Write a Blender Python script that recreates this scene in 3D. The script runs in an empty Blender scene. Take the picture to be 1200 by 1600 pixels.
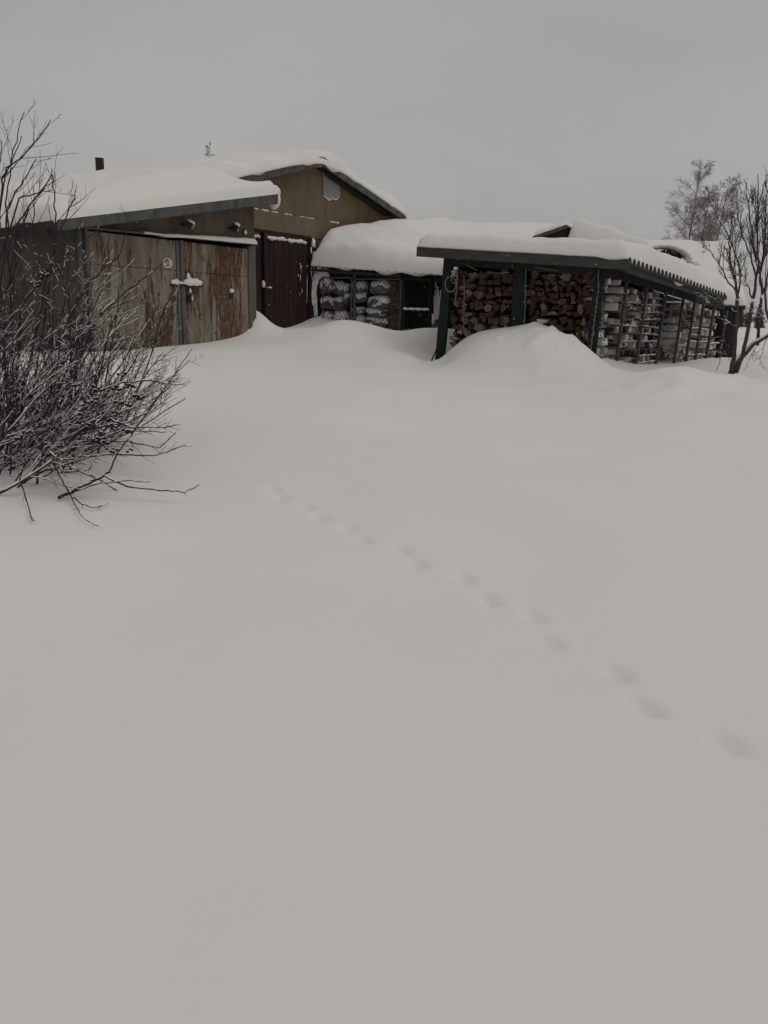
import bpy, math, random
import numpy as np
from mathutils import Vector, Matrix, Quaternion

R = math.radians
random.seed(7)
scene = bpy.context.scene
C = scene.collection

# ------------------------------------------------------------------ camera
PITCH, ROLL, EYE = R(14.6), 0.03, 1.5
cam_d = bpy.data.cameras.new('camera'); cam = bpy.data.objects.new('camera', cam_d); C.objects.link(cam)
cam_d.sensor_fit = 'HORIZONTAL'; cam_d.sensor_width = 36; cam_d.lens = 36.0
cam_d.clip_start = 0.05; cam_d.clip_end = 4000
_F = Vector((0, math.cos(PITCH), -math.sin(PITCH))); _U = Vector((0, math.sin(PITCH), math.cos(PITCH))); _X = Vector((1, 0, 0))
_cx = _X * math.cos(ROLL) + _U * math.sin(ROLL)
_cy = -_X * math.sin(ROLL) + _U * math.cos(ROLL)
cam.matrix_world = Matrix(((_cx.x, _cy.x, -_F.x, 0), (_cx.y, _cy.y, -_F.y, 0), (_cx.z, _cy.z, -_F.z, EYE), (0, 0, 0, 1)))
scene.camera = cam

# ------------------------------------------------------------------ sky, sun, exposure
SUN_EL, SUN_AZ = 62, 108            # azimuth clockwise from +Y
world = bpy.data.worlds.new('World'); scene.world = world; world.use_nodes = True
wn = world.node_tree.nodes; wl = world.node_tree.links
wn.clear()
wo = wn.new('ShaderNodeOutputWorld'); bg = wn.new('ShaderNodeBackground')
sky = wn.new('ShaderNodeTexSky'); sky.sky_type = 'NISHITA'; sky.sun_disc = False
sky.sun_elevation = R(SUN_EL); sky.sun_rotation = R(SUN_AZ); sky.dust_density = 4; sky.air_density = 1
hs = wn.new('ShaderNodeHueSaturation'); hs.inputs['Saturation'].default_value = 0.05
wl.new(sky.outputs[0], hs.inputs['Color'])
tc = wn.new('ShaderNodeTexCoord'); mp = wn.new('ShaderNodeMapping'); mp.inputs['Scale'].default_value = (1.2, 1.2, 3.2)
nz = wn.new('ShaderNodeTexNoise'); nz.inputs['Scale'].default_value = 1.5; nz.inputs['Detail'].default_value = 5; nz.inputs['Roughness'].default_value = 0.55
wl.new(tc.outputs['Generated'], mp.inputs[0]); wl.new(mp.outputs[0], nz.inputs['Vector'])
rp = wn.new('ShaderNodeValToRGB')
rp.color_ramp.elements[0].position = 0.3; rp.color_ramp.elements[0].color = (3.32, 3.28, 3.20, 1)
rp.color_ramp.elements[1].position = 0.7; rp.color_ramp.elements[1].color = (4.06, 4.01, 3.90, 1)
wl.new(nz.outputs[0], rp.inputs[0])
mx = wn.new('ShaderNodeMix'); mx.data_type = 'RGBA'; mx.inputs[0].default_value = 0.90
wl.new(hs.outputs[0], mx.inputs[6]); wl.new(rp.outputs[0], mx.inputs[7])
wl.new(mx.outputs[2], bg.inputs['Color']); bg.inputs['Strength'].default_value = 0.10
wl.new(bg.outputs[0], wo.inputs[0])
sl = bpy.data.lights.new('sun', 'SUN'); so = bpy.data.objects.new('sun', sl); C.objects.link(so)
sl.energy = 0.50; sl.angle = R(40); sl.color = (1.0, 0.96, 0.9)
_sd = Vector((math.sin(R(SUN_AZ)) * math.cos(R(SUN_EL)), math.cos(R(SUN_AZ)) * math.cos(R(SUN_EL)), math.sin(R(SUN_EL))))
so.rotation_euler = _sd.to_track_quat('Z', 'Y').to_euler(); so.location = _sd * 60
scene.view_settings.view_transform = 'Standard'; scene.view_settings.look = 'None'
scene.view_settings.exposure = 0.0; scene.view_settings.gamma = 1.0; scene.view_settings.use_curve_mapping = False
scene.cycles.use_denoising = True
scene.cycles.max_bounces = 6; scene.cycles.diffuse_bounces = 3

# ------------------------------------------------------------------ survey helpers
def ray(x, y):
    u, v = x - 600, y - 800
    a = u * math.cos(ROLL) + v * math.sin(ROLL); b = -u * math.sin(ROLL) + v * math.cos(ROLL)
    return _X * a + _F * 1200.0 - _U * b
_O = Vector((0, 0, EYE))
def at(x, y, Y):
    d = ray(x, y); return _O + d * (Y / d.y)
def onp(x, y, P, n):
    d = ray(x, y); return _O + d * ((P - _O).dot(n) / d.dot(n))
def V(*a): return Vector(a)
UP = V(0, 0, 1)

# ------------------------------------------------------------------ materials
def mat(name):
    m = bpy.data.materials.new(name); m.use_nodes = True
    nt = m.node_tree; b = nt.nodes['Principled BSDF']
    b.inputs['Specular IOR Level'].default_value = 0.25
    return m, nt, b
def noise(nt, scale, detail=4, rough=0.55, stretch=(1, 1, 1), coord='Object', rnd=False):
    t = nt.nodes.new('ShaderNodeTexCoord'); mpn = nt.nodes.new('ShaderNodeMapping'); mpn.inputs['Scale'].default_value = stretch
    n = nt.nodes.new('ShaderNodeTexNoise'); n.inputs['Scale'].default_value = scale; n.inputs['Detail'].default_value = detail; n.inputs['Roughness'].default_value = rough
    nt.links.new(t.outputs[coord], mpn.inputs[0]); nt.links.new(mpn.outputs[0], n.inputs['Vector'])
    if rnd:
        oi = nt.nodes.new('ShaderNodeObjectInfo'); ml = nt.nodes.new('ShaderNodeMath'); ml.operation = 'MULTIPLY'; ml.inputs[1].default_value = 37.0
        nt.links.new(oi.outputs['Random'], ml.inputs[0]); n.noise_dimensions = '4D'; nt.links.new(ml.outputs[0], n.inputs['W'])
    return n.outputs[0]
def ramp(nt, fac, stops):
    r = nt.nodes.new('ShaderNodeValToRGB')
    while len(r.color_ramp.elements) < len(stops): r.color_ramp.elements.new(0.5)
    for e, (p, c) in zip(r.color_ramp.elements, stops):
        e.position = p; e.color = (c, c, c, 1) if isinstance(c, (int, float)) else (*c, 1)
    nt.links.new(fac, r.inputs[0]); return r.outputs[0]
def mixc(nt, fac, a, b, mode='MIX'):
    m = nt.nodes.new('ShaderNodeMix'); m.data_type = 'RGBA'; m.blend_type = mode
    for k, v in ((0, fac), (6, a), (7, b)):
        if isinstance(v, (int, float)): m.inputs[k].default_value = v
        elif isinstance(v, tuple): m.inputs[k].default_value = (*v, 1)
        else: nt.links.new(v, m.inputs[k])
    return m.outputs[2]
def math2(nt, op, a, b):
    m = nt.nodes.new('ShaderNodeMath'); m.operation = op
    for k, v in ((0, a), (1, b)):
        if isinstance(v, (int, float)): m.inputs[k].default_value = v
        else: nt.links.new(v, m.inputs[k])
    return m.outputs[0]
def bump(nt, b, h, strength=0.3, dist=0.02):
    bn = nt.nodes.new('ShaderNodeBump'); bn.inputs['Strength'].default_value = strength; bn.inputs['Distance'].default_value = dist
    nt.links.new(h, bn.inputs['Height']); nt.links.new(bn.outputs[0], b.inputs['Normal'])
def upfac(nt, lo, hi, wob=0.3, scale=9, rnd=False):
    g = nt.nodes.new('ShaderNodeNewGeometry'); s = nt.nodes.new('ShaderNodeSeparateXYZ'); nt.links.new(g.outputs['Normal'], s.inputs[0])
    n = noise(nt, scale, 4, 0.6, rnd=rnd)
    w = math2(nt, 'MULTIPLY', math2(nt, 'SUBTRACT', n, 0.5), wob * 2)
    return ramp(nt, math2(nt, 'ADD', s.outputs[2], w), [(lo, 0.0), (hi, 1.0)])
SNOWC = (0.80, 0.78, 0.757)

def m_snow():
    m, nt, b = mat('snow')
    n1 = noise(nt, 0.7, 3); n2 = noise(nt, 85, 4, 0.75); n3 = noise(nt, 5, 5, 0.62, (1, 1.8, 1))
    c = ramp(nt, n1, [(0.3, (0.785, 0.766, 0.744)), (0.7, (0.815, 0.794, 0.769))])
    nt.links.new(c, b.inputs['Base Color']); b.inputs['Roughness'].default_value = 0.95; b.inputs['Specular IOR Level'].default_value = 0.05
    h = math2(nt, 'ADD', math2(nt, 'MULTIPLY', n2, 0.16), n3)
    bump(nt, b, h, 0.22, 0.02)
    return m
def m_plain(name, c1, c2, scale=8, stretch=(1, 1, 1), rough=0.85, bs=0.25, snow=None, rnd=False, spec=0.2, metal=0.0):
    m, nt, b = mat(name); b.inputs['Specular IOR Level'].default_value = spec; b.inputs['Metallic'].default_value = metal
    n = noise(nt, scale, 5, 0.6, stretch, rnd=rnd)
    c = ramp(nt, n, [(0.32, c1), (0.68, c2)])
    if snow: c = mixc(nt, upfac(nt, snow[0], snow[1], snow[2], snow[3], rnd), c, SNOWC)
    nt.links.new(c, b.inputs['Base Color']); b.inputs['Roughness'].default_value = rough
    if bs: bump(nt, b, n, bs, 0.01)
    return m
def m_rust(name='rusty_painted_steel', th=0.590):
    m, nt, b = mat(name)
    paint = ramp(nt, noise(nt, 3, 4, 0.6, (1, 1, 0.25)), [(0.3, (0.19, 0.18, 0.145)), (0.7, (0.285, 0.275, 0.23))])
    ochre = mixc(nt, ramp(nt, noise(nt, 5, 4, 0.6, (1, 1, 0.15)), [(0.44, 0.0), (0.64, 0.75)]), paint, (0.15, 0.105, 0.062))
    streak = noise(nt, 11, 8, 0.72, (1, 1, 0.12)); patch = noise(nt, 1.5, 3, 0.5, (1, 1, 0.55))
    mask = ramp(nt, math2(nt, 'ADD', math2(nt, 'MULTIPLY', streak, 0.62), math2(nt, 'MULTIPLY', patch, 0.55)), [(th, 0.0), (th + 0.025, 1.0)])
    rustc = ramp(nt, noise(nt, 14, 5, 0.7, (1, 1, 0.3)), [(0.3, (0.042, 0.016, 0.008)), (0.7, (0.125, 0.047, 0.02))])
    brk = ramp(nt, noise(nt, 26, 6, 0.75, (1, 1, 0.3)), [(0.40, 0.0), (0.56, 1.0)])
    c = mixc(nt, math2(nt, 'MULTIPLY', mask, math2(nt, 'ADD', math2(nt, 'MULTIPLY', brk, 0.6), 0.42)), ochre, rustc)
    fines = ramp(nt, math2(nt, 'ADD', math2(nt, 'MULTIPLY', noise(nt, 30, 6, 0.75, (1, 1, 0.16)), 0.7), math2(nt, 'MULTIPLY', patch, 0.4)), [(0.60, 0.0), (0.64, 0.8)])
    c = mixc(nt, fines, c, (0.075, 0.04, 0.022))
    speck = ramp(nt, noise(nt, 38, 3, 0.6, (1, 1, 0.45)), [(0.69, 0.0), (0.73, 0.9)])
    c = mixc(nt, speck, c, (0.03, 0.018, 0.012))
    dust = ramp(nt, noise(nt, 55, 2, 0.5, (1, 1, 0.6)), [(0.715, 0.0), (0.75, 0.75)])
    c = mixc(nt, dust, c, (0.6, 0.59, 0.57))
    nt.links.new(c, b.inputs['Base Color']); b.inputs['Roughness'].default_value = 0.7
    bump(nt, b, math2(nt, 'ADD', streak, mask), 0.25, 0.01)
    return m
def m_plaster(name, c1, c2, c3):
    m, nt, b = mat(name)
    big = ramp(nt, noise(nt, 1.1, 4, 0.6), [(0.3, c1), (0.7, c2)])
    st = ramp(nt, noise(nt, 4, 5, 0.65, (1, 1, 0.22)), [(0.45, 0.0), (0.75, 0.8)])
    c = mixc(nt, st, big, c3)
    nt.links.new(c, b.inputs['Base Color']); b.inputs['Roughness'].default_value = 0.92
    bump(nt, b, noise(nt, 28, 5, 0.7), 0.35, 0.012)
    return m
def m_log(name, cols, snow):
    m, nt, b = mat(name)
    oi = nt.nodes.new('ShaderNodeObjectInfo')
    c = ramp(nt, oi.outputs['Random'], cols)
    g = noise(nt, 5, 5, 0.65, rnd=True)
    c = mixc(nt, 0.75, c, ramp(nt, g, [(0.25, 0.35), (0.75, 1.35)]), 'MULTIPLY')
    if snow: c = mixc(nt, ramp(nt, math2(nt, 'ADD', noise(nt, 2.2, 4, 0.7, rnd=True), math2(nt, 'MULTIPLY', math2(nt, 'SUBTRACT', oi.outputs['Random'], 0.55), 0.45)), [(snow, 0.0), (snow + 0.09, 0.9)]), c, SNOWC)
    up = upfac(nt, 0.5, 0.7, 0.3, 4, True)
    if snow: c = mixc(nt, up, c, SNOWC)
    nt.links.new(c, b.inputs['Base Color']); b.inputs['Roughness'].default_value = 0.9
    bump(nt, b, g, 0.4, 0.01)
    return m

M = {}
M['snow'] = m_snow()
M['rust'] = m_rust(); M['rust_heavy'] = m_rust('heavily_rusted_painted_steel', 0.562)
M['door_strip'] = m_plain('grey_steel_strip', (0.075, 0.076, 0.072), (0.15, 0.15, 0.14), 10, (1, 1, 0.2), 0.6)
M['garage_wall'] = m_plaster('stained_garage_render', (0.125, 0.102, 0.076), (0.17, 0.142, 0.108), (0.06, 0.04, 0.028))
M['side_wall'] = m_plaster('grey_side_panels', (0.075, 0.071, 0.062), (0.125, 0.118, 0.104), (0.05, 0.04, 0.03))
M['gable'] = m_plaster('brown_gable_render', (0.15, 0.112, 0.068), (0.19, 0.145, 0.092), (0.115, 0.084, 0.052))
M['lintel'] = m_plaster('pale_brown_lintel', (0.15, 0.122, 0.085), (0.19, 0.16, 0.118), (0.12, 0.093, 0.062))
M['patch'] = m_plain('pale_grey_board', (0.27, 0.265, 0.245), (0.32, 0.313, 0.29), 4, bs=0.1)
M['fascia'] = m_plain('dark_grey_felt_fascia', (0.065, 0.067, 0.069), (0.12, 0.123, 0.126), 7, (1, 1, 0.5), snow=(0.75, 0.95, 0.15, 8))
M['roof'] = m_plain('dark_roof_underside', (0.02, 0.018, 0.016), (0.045, 0.04, 0.035), 6)
M['browndoor'] = m_plain('dark_brown_planks', (0.021, 0.013, 0.012), (0.045, 0.027, 0.024), 9, (1, 1, 0.12), rnd=True)
M['slate'] = m_plain('grey_green_corrugated_slate', (0.03, 0.032, 0.03), (0.055, 0.058, 0.054), 6)
M['green'] = m_plain('dark_green_paint', (0.011, 0.017, 0.0145), (0.019, 0.030, 0.025), 10, (1, 1, 0.3))
M['greenboard'] = m_plain('weathered_green_board', (0.042, 0.043, 0.037), (0.074, 0.075, 0.065), 6, (0.4, 0.4, 1.5))
M['darkwood'] = m_plain('dark_weathered_wood', (0.018, 0.017, 0.015), (0.042, 0.038, 0.033), 9, (1, 1, 0.2))
M['slat'] = m_plain('grey_slat_wood', (0.055, 0.05, 0.044), (0.11, 0.1, 0.088), 10, rnd=True)
M['black'] = m_plain('dark_interior', (0.008, 0.008, 0.008), (0.016, 0.015, 0.014), 5)  # near-black colour standing in for shade inside sheds and gaps
M['iron'] = m_plain('dark_iron', (0.018, 0.017, 0.016), (0.04, 0.036, 0.033), 15, rough=0.6)
M['steel'] = m_plain('grey_pipe', (0.07, 0.07, 0.068), (0.14, 0.138, 0.132), 12, rough=0.55, spec=0.4)
M['bark'] = m_plain('shrub_bark', (0.026, 0.023, 0.021), (0.06, 0.053, 0.05), 25, rough=0.9)
M['treebark'] = m_plain('tree_bark', (0.04, 0.034, 0.03), (0.09, 0.077, 0.068), 15, rough=0.9, snow=(0.35, 0.6, 0.35, 7))
M['birchbark'] = m_plain('birch_bark', (0.11, 0.1, 0.095), (0.26, 0.245, 0.235), 6)
M['birchtwig'] = m_plain('haze_paled_birch_twigs', (0.21, 0.188, 0.18), (0.30, 0.275, 0.262), 6)  # paler than bare twigs: frost, and distance haze put into the colour
M['berry'] = m_plain('shrivelled_dark_berries', (0.012, 0.009, 0.01), (0.03, 0.02, 0.02), 30, snow=(0.5, 0.7, 0.3, 25))
M['log'] = m_log('split_log_ends', [(0.0, (0.06, 0.028, 0.02)), (0.25, (0.095, 0.048, 0.035)), (0.45, (0.105, 0.07, 0.052)), (0.62, (0.072, 0.034, 0.025)), (0.8, (0.145, 0.105, 0.082)), (1.0, (0.22, 0.18, 0.145))], None)
M['log_dust'] = m_log('snow_dusted_log_ends', [(0.0, (0.07, 0.045, 0.035)), (0.5, (0.11, 0.085, 0.068)), (1.0, (0.16, 0.135, 0.11))], 0.44)
M['sack'] = m_plain('snow_dusted_sack', (0.07, 0.066, 0.06), (0.22, 0.212, 0.2), 3.0, snow=(-0.75, -0.2, 0.85, 2.2), rnd=True)
M['rubble'] = m_plain('old_brown_bricks', (0.075, 0.052, 0.036), (0.16, 0.115, 0.08), 9, rnd=True, snow=(0.5, 0.8, 0.4, 9))
M['white'] = m_plain('white_enamel', (0.50, 0.49, 0.47), (0.58, 0.57, 0.55), 20, bs=0.05, rough=0.5)
M['ink'] = m_plain('black_ink', (0.012, 0.012, 0.012), (0.02, 0.02, 0.02), 20, bs=0)
M['lampglass'] = m_plain('floodlight_glass', (0.22, 0.215, 0.2), (0.3, 0.29, 0.275), 20, bs=0, rough=0.25, spec=0.5)
M['led'] = m_plain('yellow_led_chip', (0.55, 0.5, 0.16), (0.65, 0.6, 0.22), 30, bs=0)
M['cable'] = m_plain('pale_cable', (0.17, 0.17, 0.16), (0.26, 0.255, 0.245), 30, bs=0, rough=0.6)
M['forest'] = m_plain('far_forest', (0.045, 0.037, 0.03), (0.085, 0.068, 0.056), 0.6, (1, 1, 0.4))
M['thatch'] = m_plain('dark_brushwood', (0.012, 0.011, 0.01), (0.04, 0.036, 0.032), 30, (1, 1, 0.3))

# ------------------------------------------------------------------ mesh builder
class MB:
    def __init__(s): s.v = []; s.f = []
    def add(s, vs, fs):
        o = len(s.v); s.v += [Vector(p) for p in vs]; s.f += [tuple(i + o for i in f) for f in fs]; return s
    def hexa(s, p):                       # 8 corners: bottom ring then top ring
        return s.add(p, [(0, 3, 2, 1), (4, 5, 6, 7), (0, 1, 5, 4), (1, 2, 6, 5), (2, 3, 7, 6), (3, 0, 4, 7)])
    def bar(s, a, b, w, h, side=None, j=0):
        """box from a to b, width w along side, height h along the third axis"""
        a = Vector(a); b = Vector(b); t = (b - a).normalized()
        if side is None: side = t.cross(UP) if abs(t.z) < 0.95 else V(1, 0, 0)
        side = (side - t * side.dot(t)).normalized(); n = side.cross(t).normalized()
        c = []
        for p in (a, b):
            for (i, k) in ((-1, -1), (1, -1), (1, 1), (-1, 1)):
                c.append(p + side * (i * w / 2 + random.uniform(-j, j)) + n * (k * h / 2 + random.uniform(-j, j)))
        return s.add(c, [(3, 2, 1, 0), (4, 5, 6, 7), (0, 1, 5, 4), (1, 2, 6, 5), (2, 3, 7, 6), (3, 0, 4, 7)])
    def prism(s, poly, off):
        n = len(poly); off = Vector(off); a = [Vector(p) for p in poly]
        nr = V(0, 0, 0)
        for i in range(n): nr += a[i].cross(a[(i + 1) % n])
        if nr.dot(off) > 0: a.reverse()
        vs = a + [p + off for p in a]
        return s.add(vs, [tuple(range(n)), tuple(range(2 * n - 1, n - 1, -1))] + [(i, i + n, (i + 1) % n + n, (i + 1) % n) for i in range(n)])
    def tube(s, pts, rad, k=5, cap=True):
        pts = [Vector(p) for p in pts]; n = len(pts)
        if not hasattr(rad, '__len__'): rad = [rad] * n
        o = len(s.v); prev = None
        for i, p in enumerate(pts):
            t = (pts[min(i + 1, n - 1)] - pts[max(i - 1, 0)])
            if t.length < 1e-7: t = V(0, 0, 1)
            t.normalize()
            if prev is None: prev = t.cross(UP if abs(t.z) < 0.9 else V(1, 0, 0))
            u = (prev - t * prev.dot(t))
            if u.length < 1e-5: u = t.cross(V(0.3, 0.5, 0.8))
            u.normalize(); prev = u; w = t.cross(u)
            for q in range(k):
                a = 2 * math.pi * q / k; s.v.append(p + (u * math.cos(a) + w * math.sin(a)) * rad[i])
        for i in range(n - 1):
            for q in range(k):
                a = o + i * k + q; b = o + i * k + (q + 1) % k; s.f.append((a, b, b + k, a + k))
        if cap:
            s.f.append(tuple(o + q for q in range(k - 1, -1, -1))); s.f.append(tuple(o + (n - 1) * k + q for q in range(k)))
        return s
    def ball(s, c, r, k=6, rings=4, jit=0.0, ax=None):
        c = Vector(c); rr = r if hasattr(r, '__len__') else (r, r, r); o = len(s.v)
        A = ax if ax else (V(1, 0, 0), V(0, 1, 0), V(0, 0, 1))
        def pt(a, b):
            f = 1 + random.uniform(-jit, jit)
            return c + A[0] * (rr[0] * f * math.cos(a) * math.cos(b)) + A[1] * (rr[1] * f * math.sin(a) * math.cos(b)) + A[2] * (rr[2] * f * math.sin(b))
        s.v.append(pt(0, -math.pi / 2))
        for i in range(1, rings):
            for q in range(k): s.v.append(pt(2 * math.pi * q / k, -math.pi / 2 + math.pi * i / rings))
        s.v.append(pt(0, math.pi / 2)); e = len(s.v) - 1
        for q in range(k):
            s.f.append((o, o + 1 + (q + 1) % k, o + 1 + q)); l = o + 1 + (rings - 2) * k
            s.f.append((l + q, l + (q + 1) % k, e))
            for i in range(rings - 2):
                a = o + 1 + i * k
                s.f.append((a + q, a + (q + 1) % k, a + k + (q + 1) % k, a + k + q))
        return s
    def build(s, name, m, parent=None, smooth=False, origin=None):
        arr = np.array([tuple(p) for p in s.v], dtype=np.float64)
        lo, hi = arr.min(0), arr.max(0)
        o = Vector(origin) if origin is not None else V((lo[0] + hi[0]) / 2, (lo[1] + hi[1]) / 2, lo[2])
        me = bpy.data.meshes.new(name)
        me.from_pydata([tuple(x) for x in (arr - np.array(o))], [], s.f)
        me.materials.append(m if not isinstance(m, str) else M[m])
        if smooth: me.polygons.foreach_set('use_smooth', [True] * len(me.polygons))
        ob = bpy.data.objects.new(name, me); C.objects.link(ob)
        put(ob, o, parent); return ob
WLOC = {}
def put(ob, o, parent):
    WLOC[ob.name] = Vector(o)
    if parent is not None:
        ob.parent = parent; ob.location = Vector(o) - WLOC[parent.name]
    else: ob.location = o
def tag(o, label=None, cat=None, group=None, kind=None):
    if label: o['label'] = label
    if cat: o['category'] = cat
    if group: o['group'] = group
    if kind: o['kind'] = kind
    return o
def thing(name, label, cat, loc, group=None):
    o = bpy.data.objects.new(name, None); o.empty_display_size = 0.2; C.objects.link(o); put(o, loc, None)
    return tag(o, label, cat, group)
def place(name, me, loc, rot, parent=None, scale=(1, 1, 1)):
    ob = bpy.data.objects.new(name, me); C.objects.link(ob)
    ob.rotation_mode = 'QUATERNION'; ob.rotation_quaternion = rot; ob.scale = scale
    put(ob, loc, parent); return ob

def wob(x, y, f=1.0, seed=0.0):
    return (math.sin(x * 1.7 * f + seed) * math.cos(y * 2.3 * f + seed * 1.7) + 0.6 * math.sin(x * 3.9 * f + y * 2.1 * f + seed * 2.1) + 0.4 * math.cos(y * 5.3 * f - x * 2.7 * f + seed)) / 2.0

def snow_cap(name, base, nu, nv, lu, lv, T, r, label=None, edges=(1, 1, 1, 1), amp=0.03, seed=0.0, lip=0.05, nf=1.0, cat='snow', extra=None, power=2.2):
    """blanket of snow over a surface base(u,v); rounded lips on the edges u0,u1,v0,v1 that are set"""
    mb = MB(); out = []
    def dens(n, e0, e1):
        xs = [i / n for i in range(n + 1)]
        add = [0.004, 0.012, 0.025, 0.045]
        if e0: xs += add
        if e1: xs += [1 - a for a in add]
        return sorted(set(round(x, 5) for x in xs))
    us, vs = dens(nu, edges[0], edges[1]), dens(nv, edges[2], edges[3])
    top = []; bot = []
    for v in vs:
        for u in us:
            p = base(u, v)
            es = []
            if edges[0]: es.append(u * lu)
            if edges[1]: es.append((1 - u) * lu)
            if edges[2]: es.append(v * lv)
            if edges[3]: es.append((1 - v) * lv)
            k = 1.0
            rr = r * (1 + 0.35 * wob(p.x * 1.3, p.y * 1.3, 1, seed + 5) + 0.28 * wob(p.x, p.y, 4.3, seed + 2))
            for e in es:
                q = min(e / max(rr, 0.02), 1.0); k *= (1 - (1 - q) ** power) ** (1 / power)
            t = T(u, v) if callable(T) else T
            h = t * k + amp * wob(p.x, p.y, nf, seed) * k + amp * 0.4 * wob(p.x, p.y, 3.1 * nf, seed + 3) * k
            top.append(p + UP * max(h, 0.004)); bot.append(p - UP * 0.02)
    nU = len(us); nV = len(vs)
    # irregular lip
    for j in range(nV):
        for i in range(nU):
            edge = (i == 0 and edges[0]) or (i == nU - 1 and edges[1]) or (j == 0 and edges[2]) or (j == nV - 1 and edges[3])
            if edge: bot[j * nU + i] = bot[j * nU + i] - UP * (lip * max(0, wob(top[j * nU + i].x, top[j * nU + i].y, 2.2, seed + 9)))
    mb.v = top + bot; N = nU * nV
    for j in range(nV - 1):
        for i in range(nU - 1):
            a = j * nU + i
            mb.f.append((a, a + 1, a + 1 + nU, a + nU)); mb.f.append((N + a, N + a + nU, N + a + 1 + nU, N + a + 1))
    for i in range(nU - 1):
        a = i; mb.f.append((a, N + a, N + a + 1, a + 1)); b = (nV - 1) * nU + i; mb.f.append((b, b + 1, N + b + 1, N + b))
    for j in range(nV - 1):
        a = j * nU; mb.f.append((a, a + nU, N + a + nU, N + a)); b = j * nU + nU - 1; mb.f.append((b, N + b, N + b + nU, b + nU))
    if extra: extra(mb)
    ob = mb.build(name, 'snow', None, smooth=True)
    return tag(ob, label, cat, kind='stuff')
def quadf(A, B, Cc, D):
    A, B, Cc, D = map(Vector, (A, B, Cc, D))
    return lambda u, v: A * ((1 - u) * (1 - v)) + B * (u * (1 - v)) + Cc * (u * v) + D * ((1 - u) * v)

# ------------------------------------------------------------------ survey frames
AN = R(55)
dv = V(math.cos(AN), math.sin(AN), 0); nv_ = V(math.sin(AN), -math.cos(AN), 0)     # along the garage front, out of it
P0 = at(137, 360, 11.8); P0.z = 0
def G(s, o, z): return P0 + dv * s - nv_ * o + UP * z
# woodshed
WC = at(930, 500, 13.4); WC.z = 0
WL = at(694, 500, 14.5); WL.z = 0
e1 = (WL - WC).normalized(); w_len = (WL - WC).length
AS = R(47); e2 = V(math.cos(AS), math.sin(AS), 0)
fin = V(-e1.y, e1.x, 0) if V(-e1.y, e1.x, 0).y > 0 else V(e1.y, -e1.x, 0)          # inward normal of the front
sin_ = V(-e2.y, e2.x, 0)                                                            # inward normal of the side (to the left)
# lean-to
LA = at(497, 470, 17.0); LA.z = 0
LB = at(716, 470, 16.1); LB.z = 0

# ------------------------------------------------------------------ snow ground
CP = []
def cp(x, y, Y): p = at(x, y, Y); CP.append((p.x, p.y, p.z))
def cw(x, y, z): CP.append((x, y, z))
for X in (-14, -9, -5, 5, 9, 14):
    cw(X, -4, -0.1); cw(X, 0, 0.05 + 0.004 * abs(X))
for X in (-14, -10, -6.5, 6.5, 10, 14): cw(X, 5, 0.42); cw(X, 9, 0.6)
for X in (-2.5, 0, 2.5): cw(X, -3, -0.12); cw(X, 0.5, 0.0); cw(X, 2.5, 0.17)
for X in (-4.2, -2, 0, 2, 4.2): cw(X, 4.5, 0.35); cw(X, 6.5, 0.49)
for X in (-3.5, -1.5, 0.5, 2.5): cw(X, 9, 0.60)
cw(-3.2, 11.6, 0.74); cw(-1.6, 12.2, 0.70); cw(0.2, 12.5, 0.63); cw(2.2, 11.8, 0.57); cw(4.2, 9.0, 0.60)
for s, z in ((-0.8, 0.78), (0.2, 0.80), (1.67, 0.86), (2.6, 0.94), (3.25, 1.07)):
    p = G(s, 0.05, z); cw(*p)
    p = G(s, 0.7, z - 0.02); cw(*p)
for s in (-0.5, 1.2, 2.6): p = G(s, -1.2, 0.79 + 0.03 * s); cw(*p)
p = G(3.75, 0.15, 1.22); cw(*p); p = G(3.62, 0.55, 1.2); cw(*p)
for s, z in ((4.3, 1.07), (5.0, 1.12), (5.8, 1.25), (6.3, 1.3)): p = G(s, 0.75, z); cw(*p); p = G(s, 1.6, z); cw(*p)
p = G(4.6, -0.3, 1.0); cw(*p)
cp(440, 522, 14.6); cp(470, 512, 15.0); cp(545, 500, 15.4); cp(510, 505, 15.4); cp(590, 509, 15.5); cp(620, 518, 15.9); cp(660, 513, 15.6)
cp(545, 503, 16.7); cp(620, 517, 16.6); cp(665, 515, 16.3)
cp(560, 545, 14.0); cp(640, 556, 13.9); cp(460, 548, 13.4)
cw(0.5, 19, 1.2); cw(-0.5, 22, 1.0); cw(2.5, 18, 0.9)
cp(687, 563, 14.35); cp(690, 572, 13.7); cp(655, 560, 14.3)
for x_, y_ in ((703, 546), (726, 529), (750, 519), (779, 513), (803, 511), (818, 507), (834, 506), (852, 509), (881, 520), (899, 531), (918, 542)):
    yf = 14.5 - (x_ - 694) / 236 * 1.1
    cp(x_, y_, yf - 0.35); cp(x_, y_ + 1, yf + 0.2)
    if x_ > 720: cp(x_, y_ + 17, yf - 0.9); cp(x_, 0.45 * (y_ + 17) + 0.55 * 588, yf - 1.5)
cp(830, 600, 11.2); cp(740, 596, 11.7); cp(900, 598, 11.3)
cp(930, 566, 13.2); cp(975, 575, 13.5); cp(1020, 579, 13.9); cp(1060, 572, 15.0); cp(1110, 562, 16.5); cp(1135, 560, 17.2)
cw(7.5, 19.5, 0.65); cw(4.5, 17.5, 0.62); cw(10, 17, 0.6); cw(10, 13, 0.55)
cp(985, 583, 11.9); cp(1040, 574, 11.6); cp(1085, 579, 11.4); cp(1130, 591, 11.1); cp(1190, 605, 10.7); cp(1230, 617, 10.4)
cp(1060, 590, 10.9); cp(1010, 604, 10.8); cp(1120, 612, 10.3); cp(1085, 640, 9.6); cp(1030, 634, 9.8); cp(1180, 650, 9.3)
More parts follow.
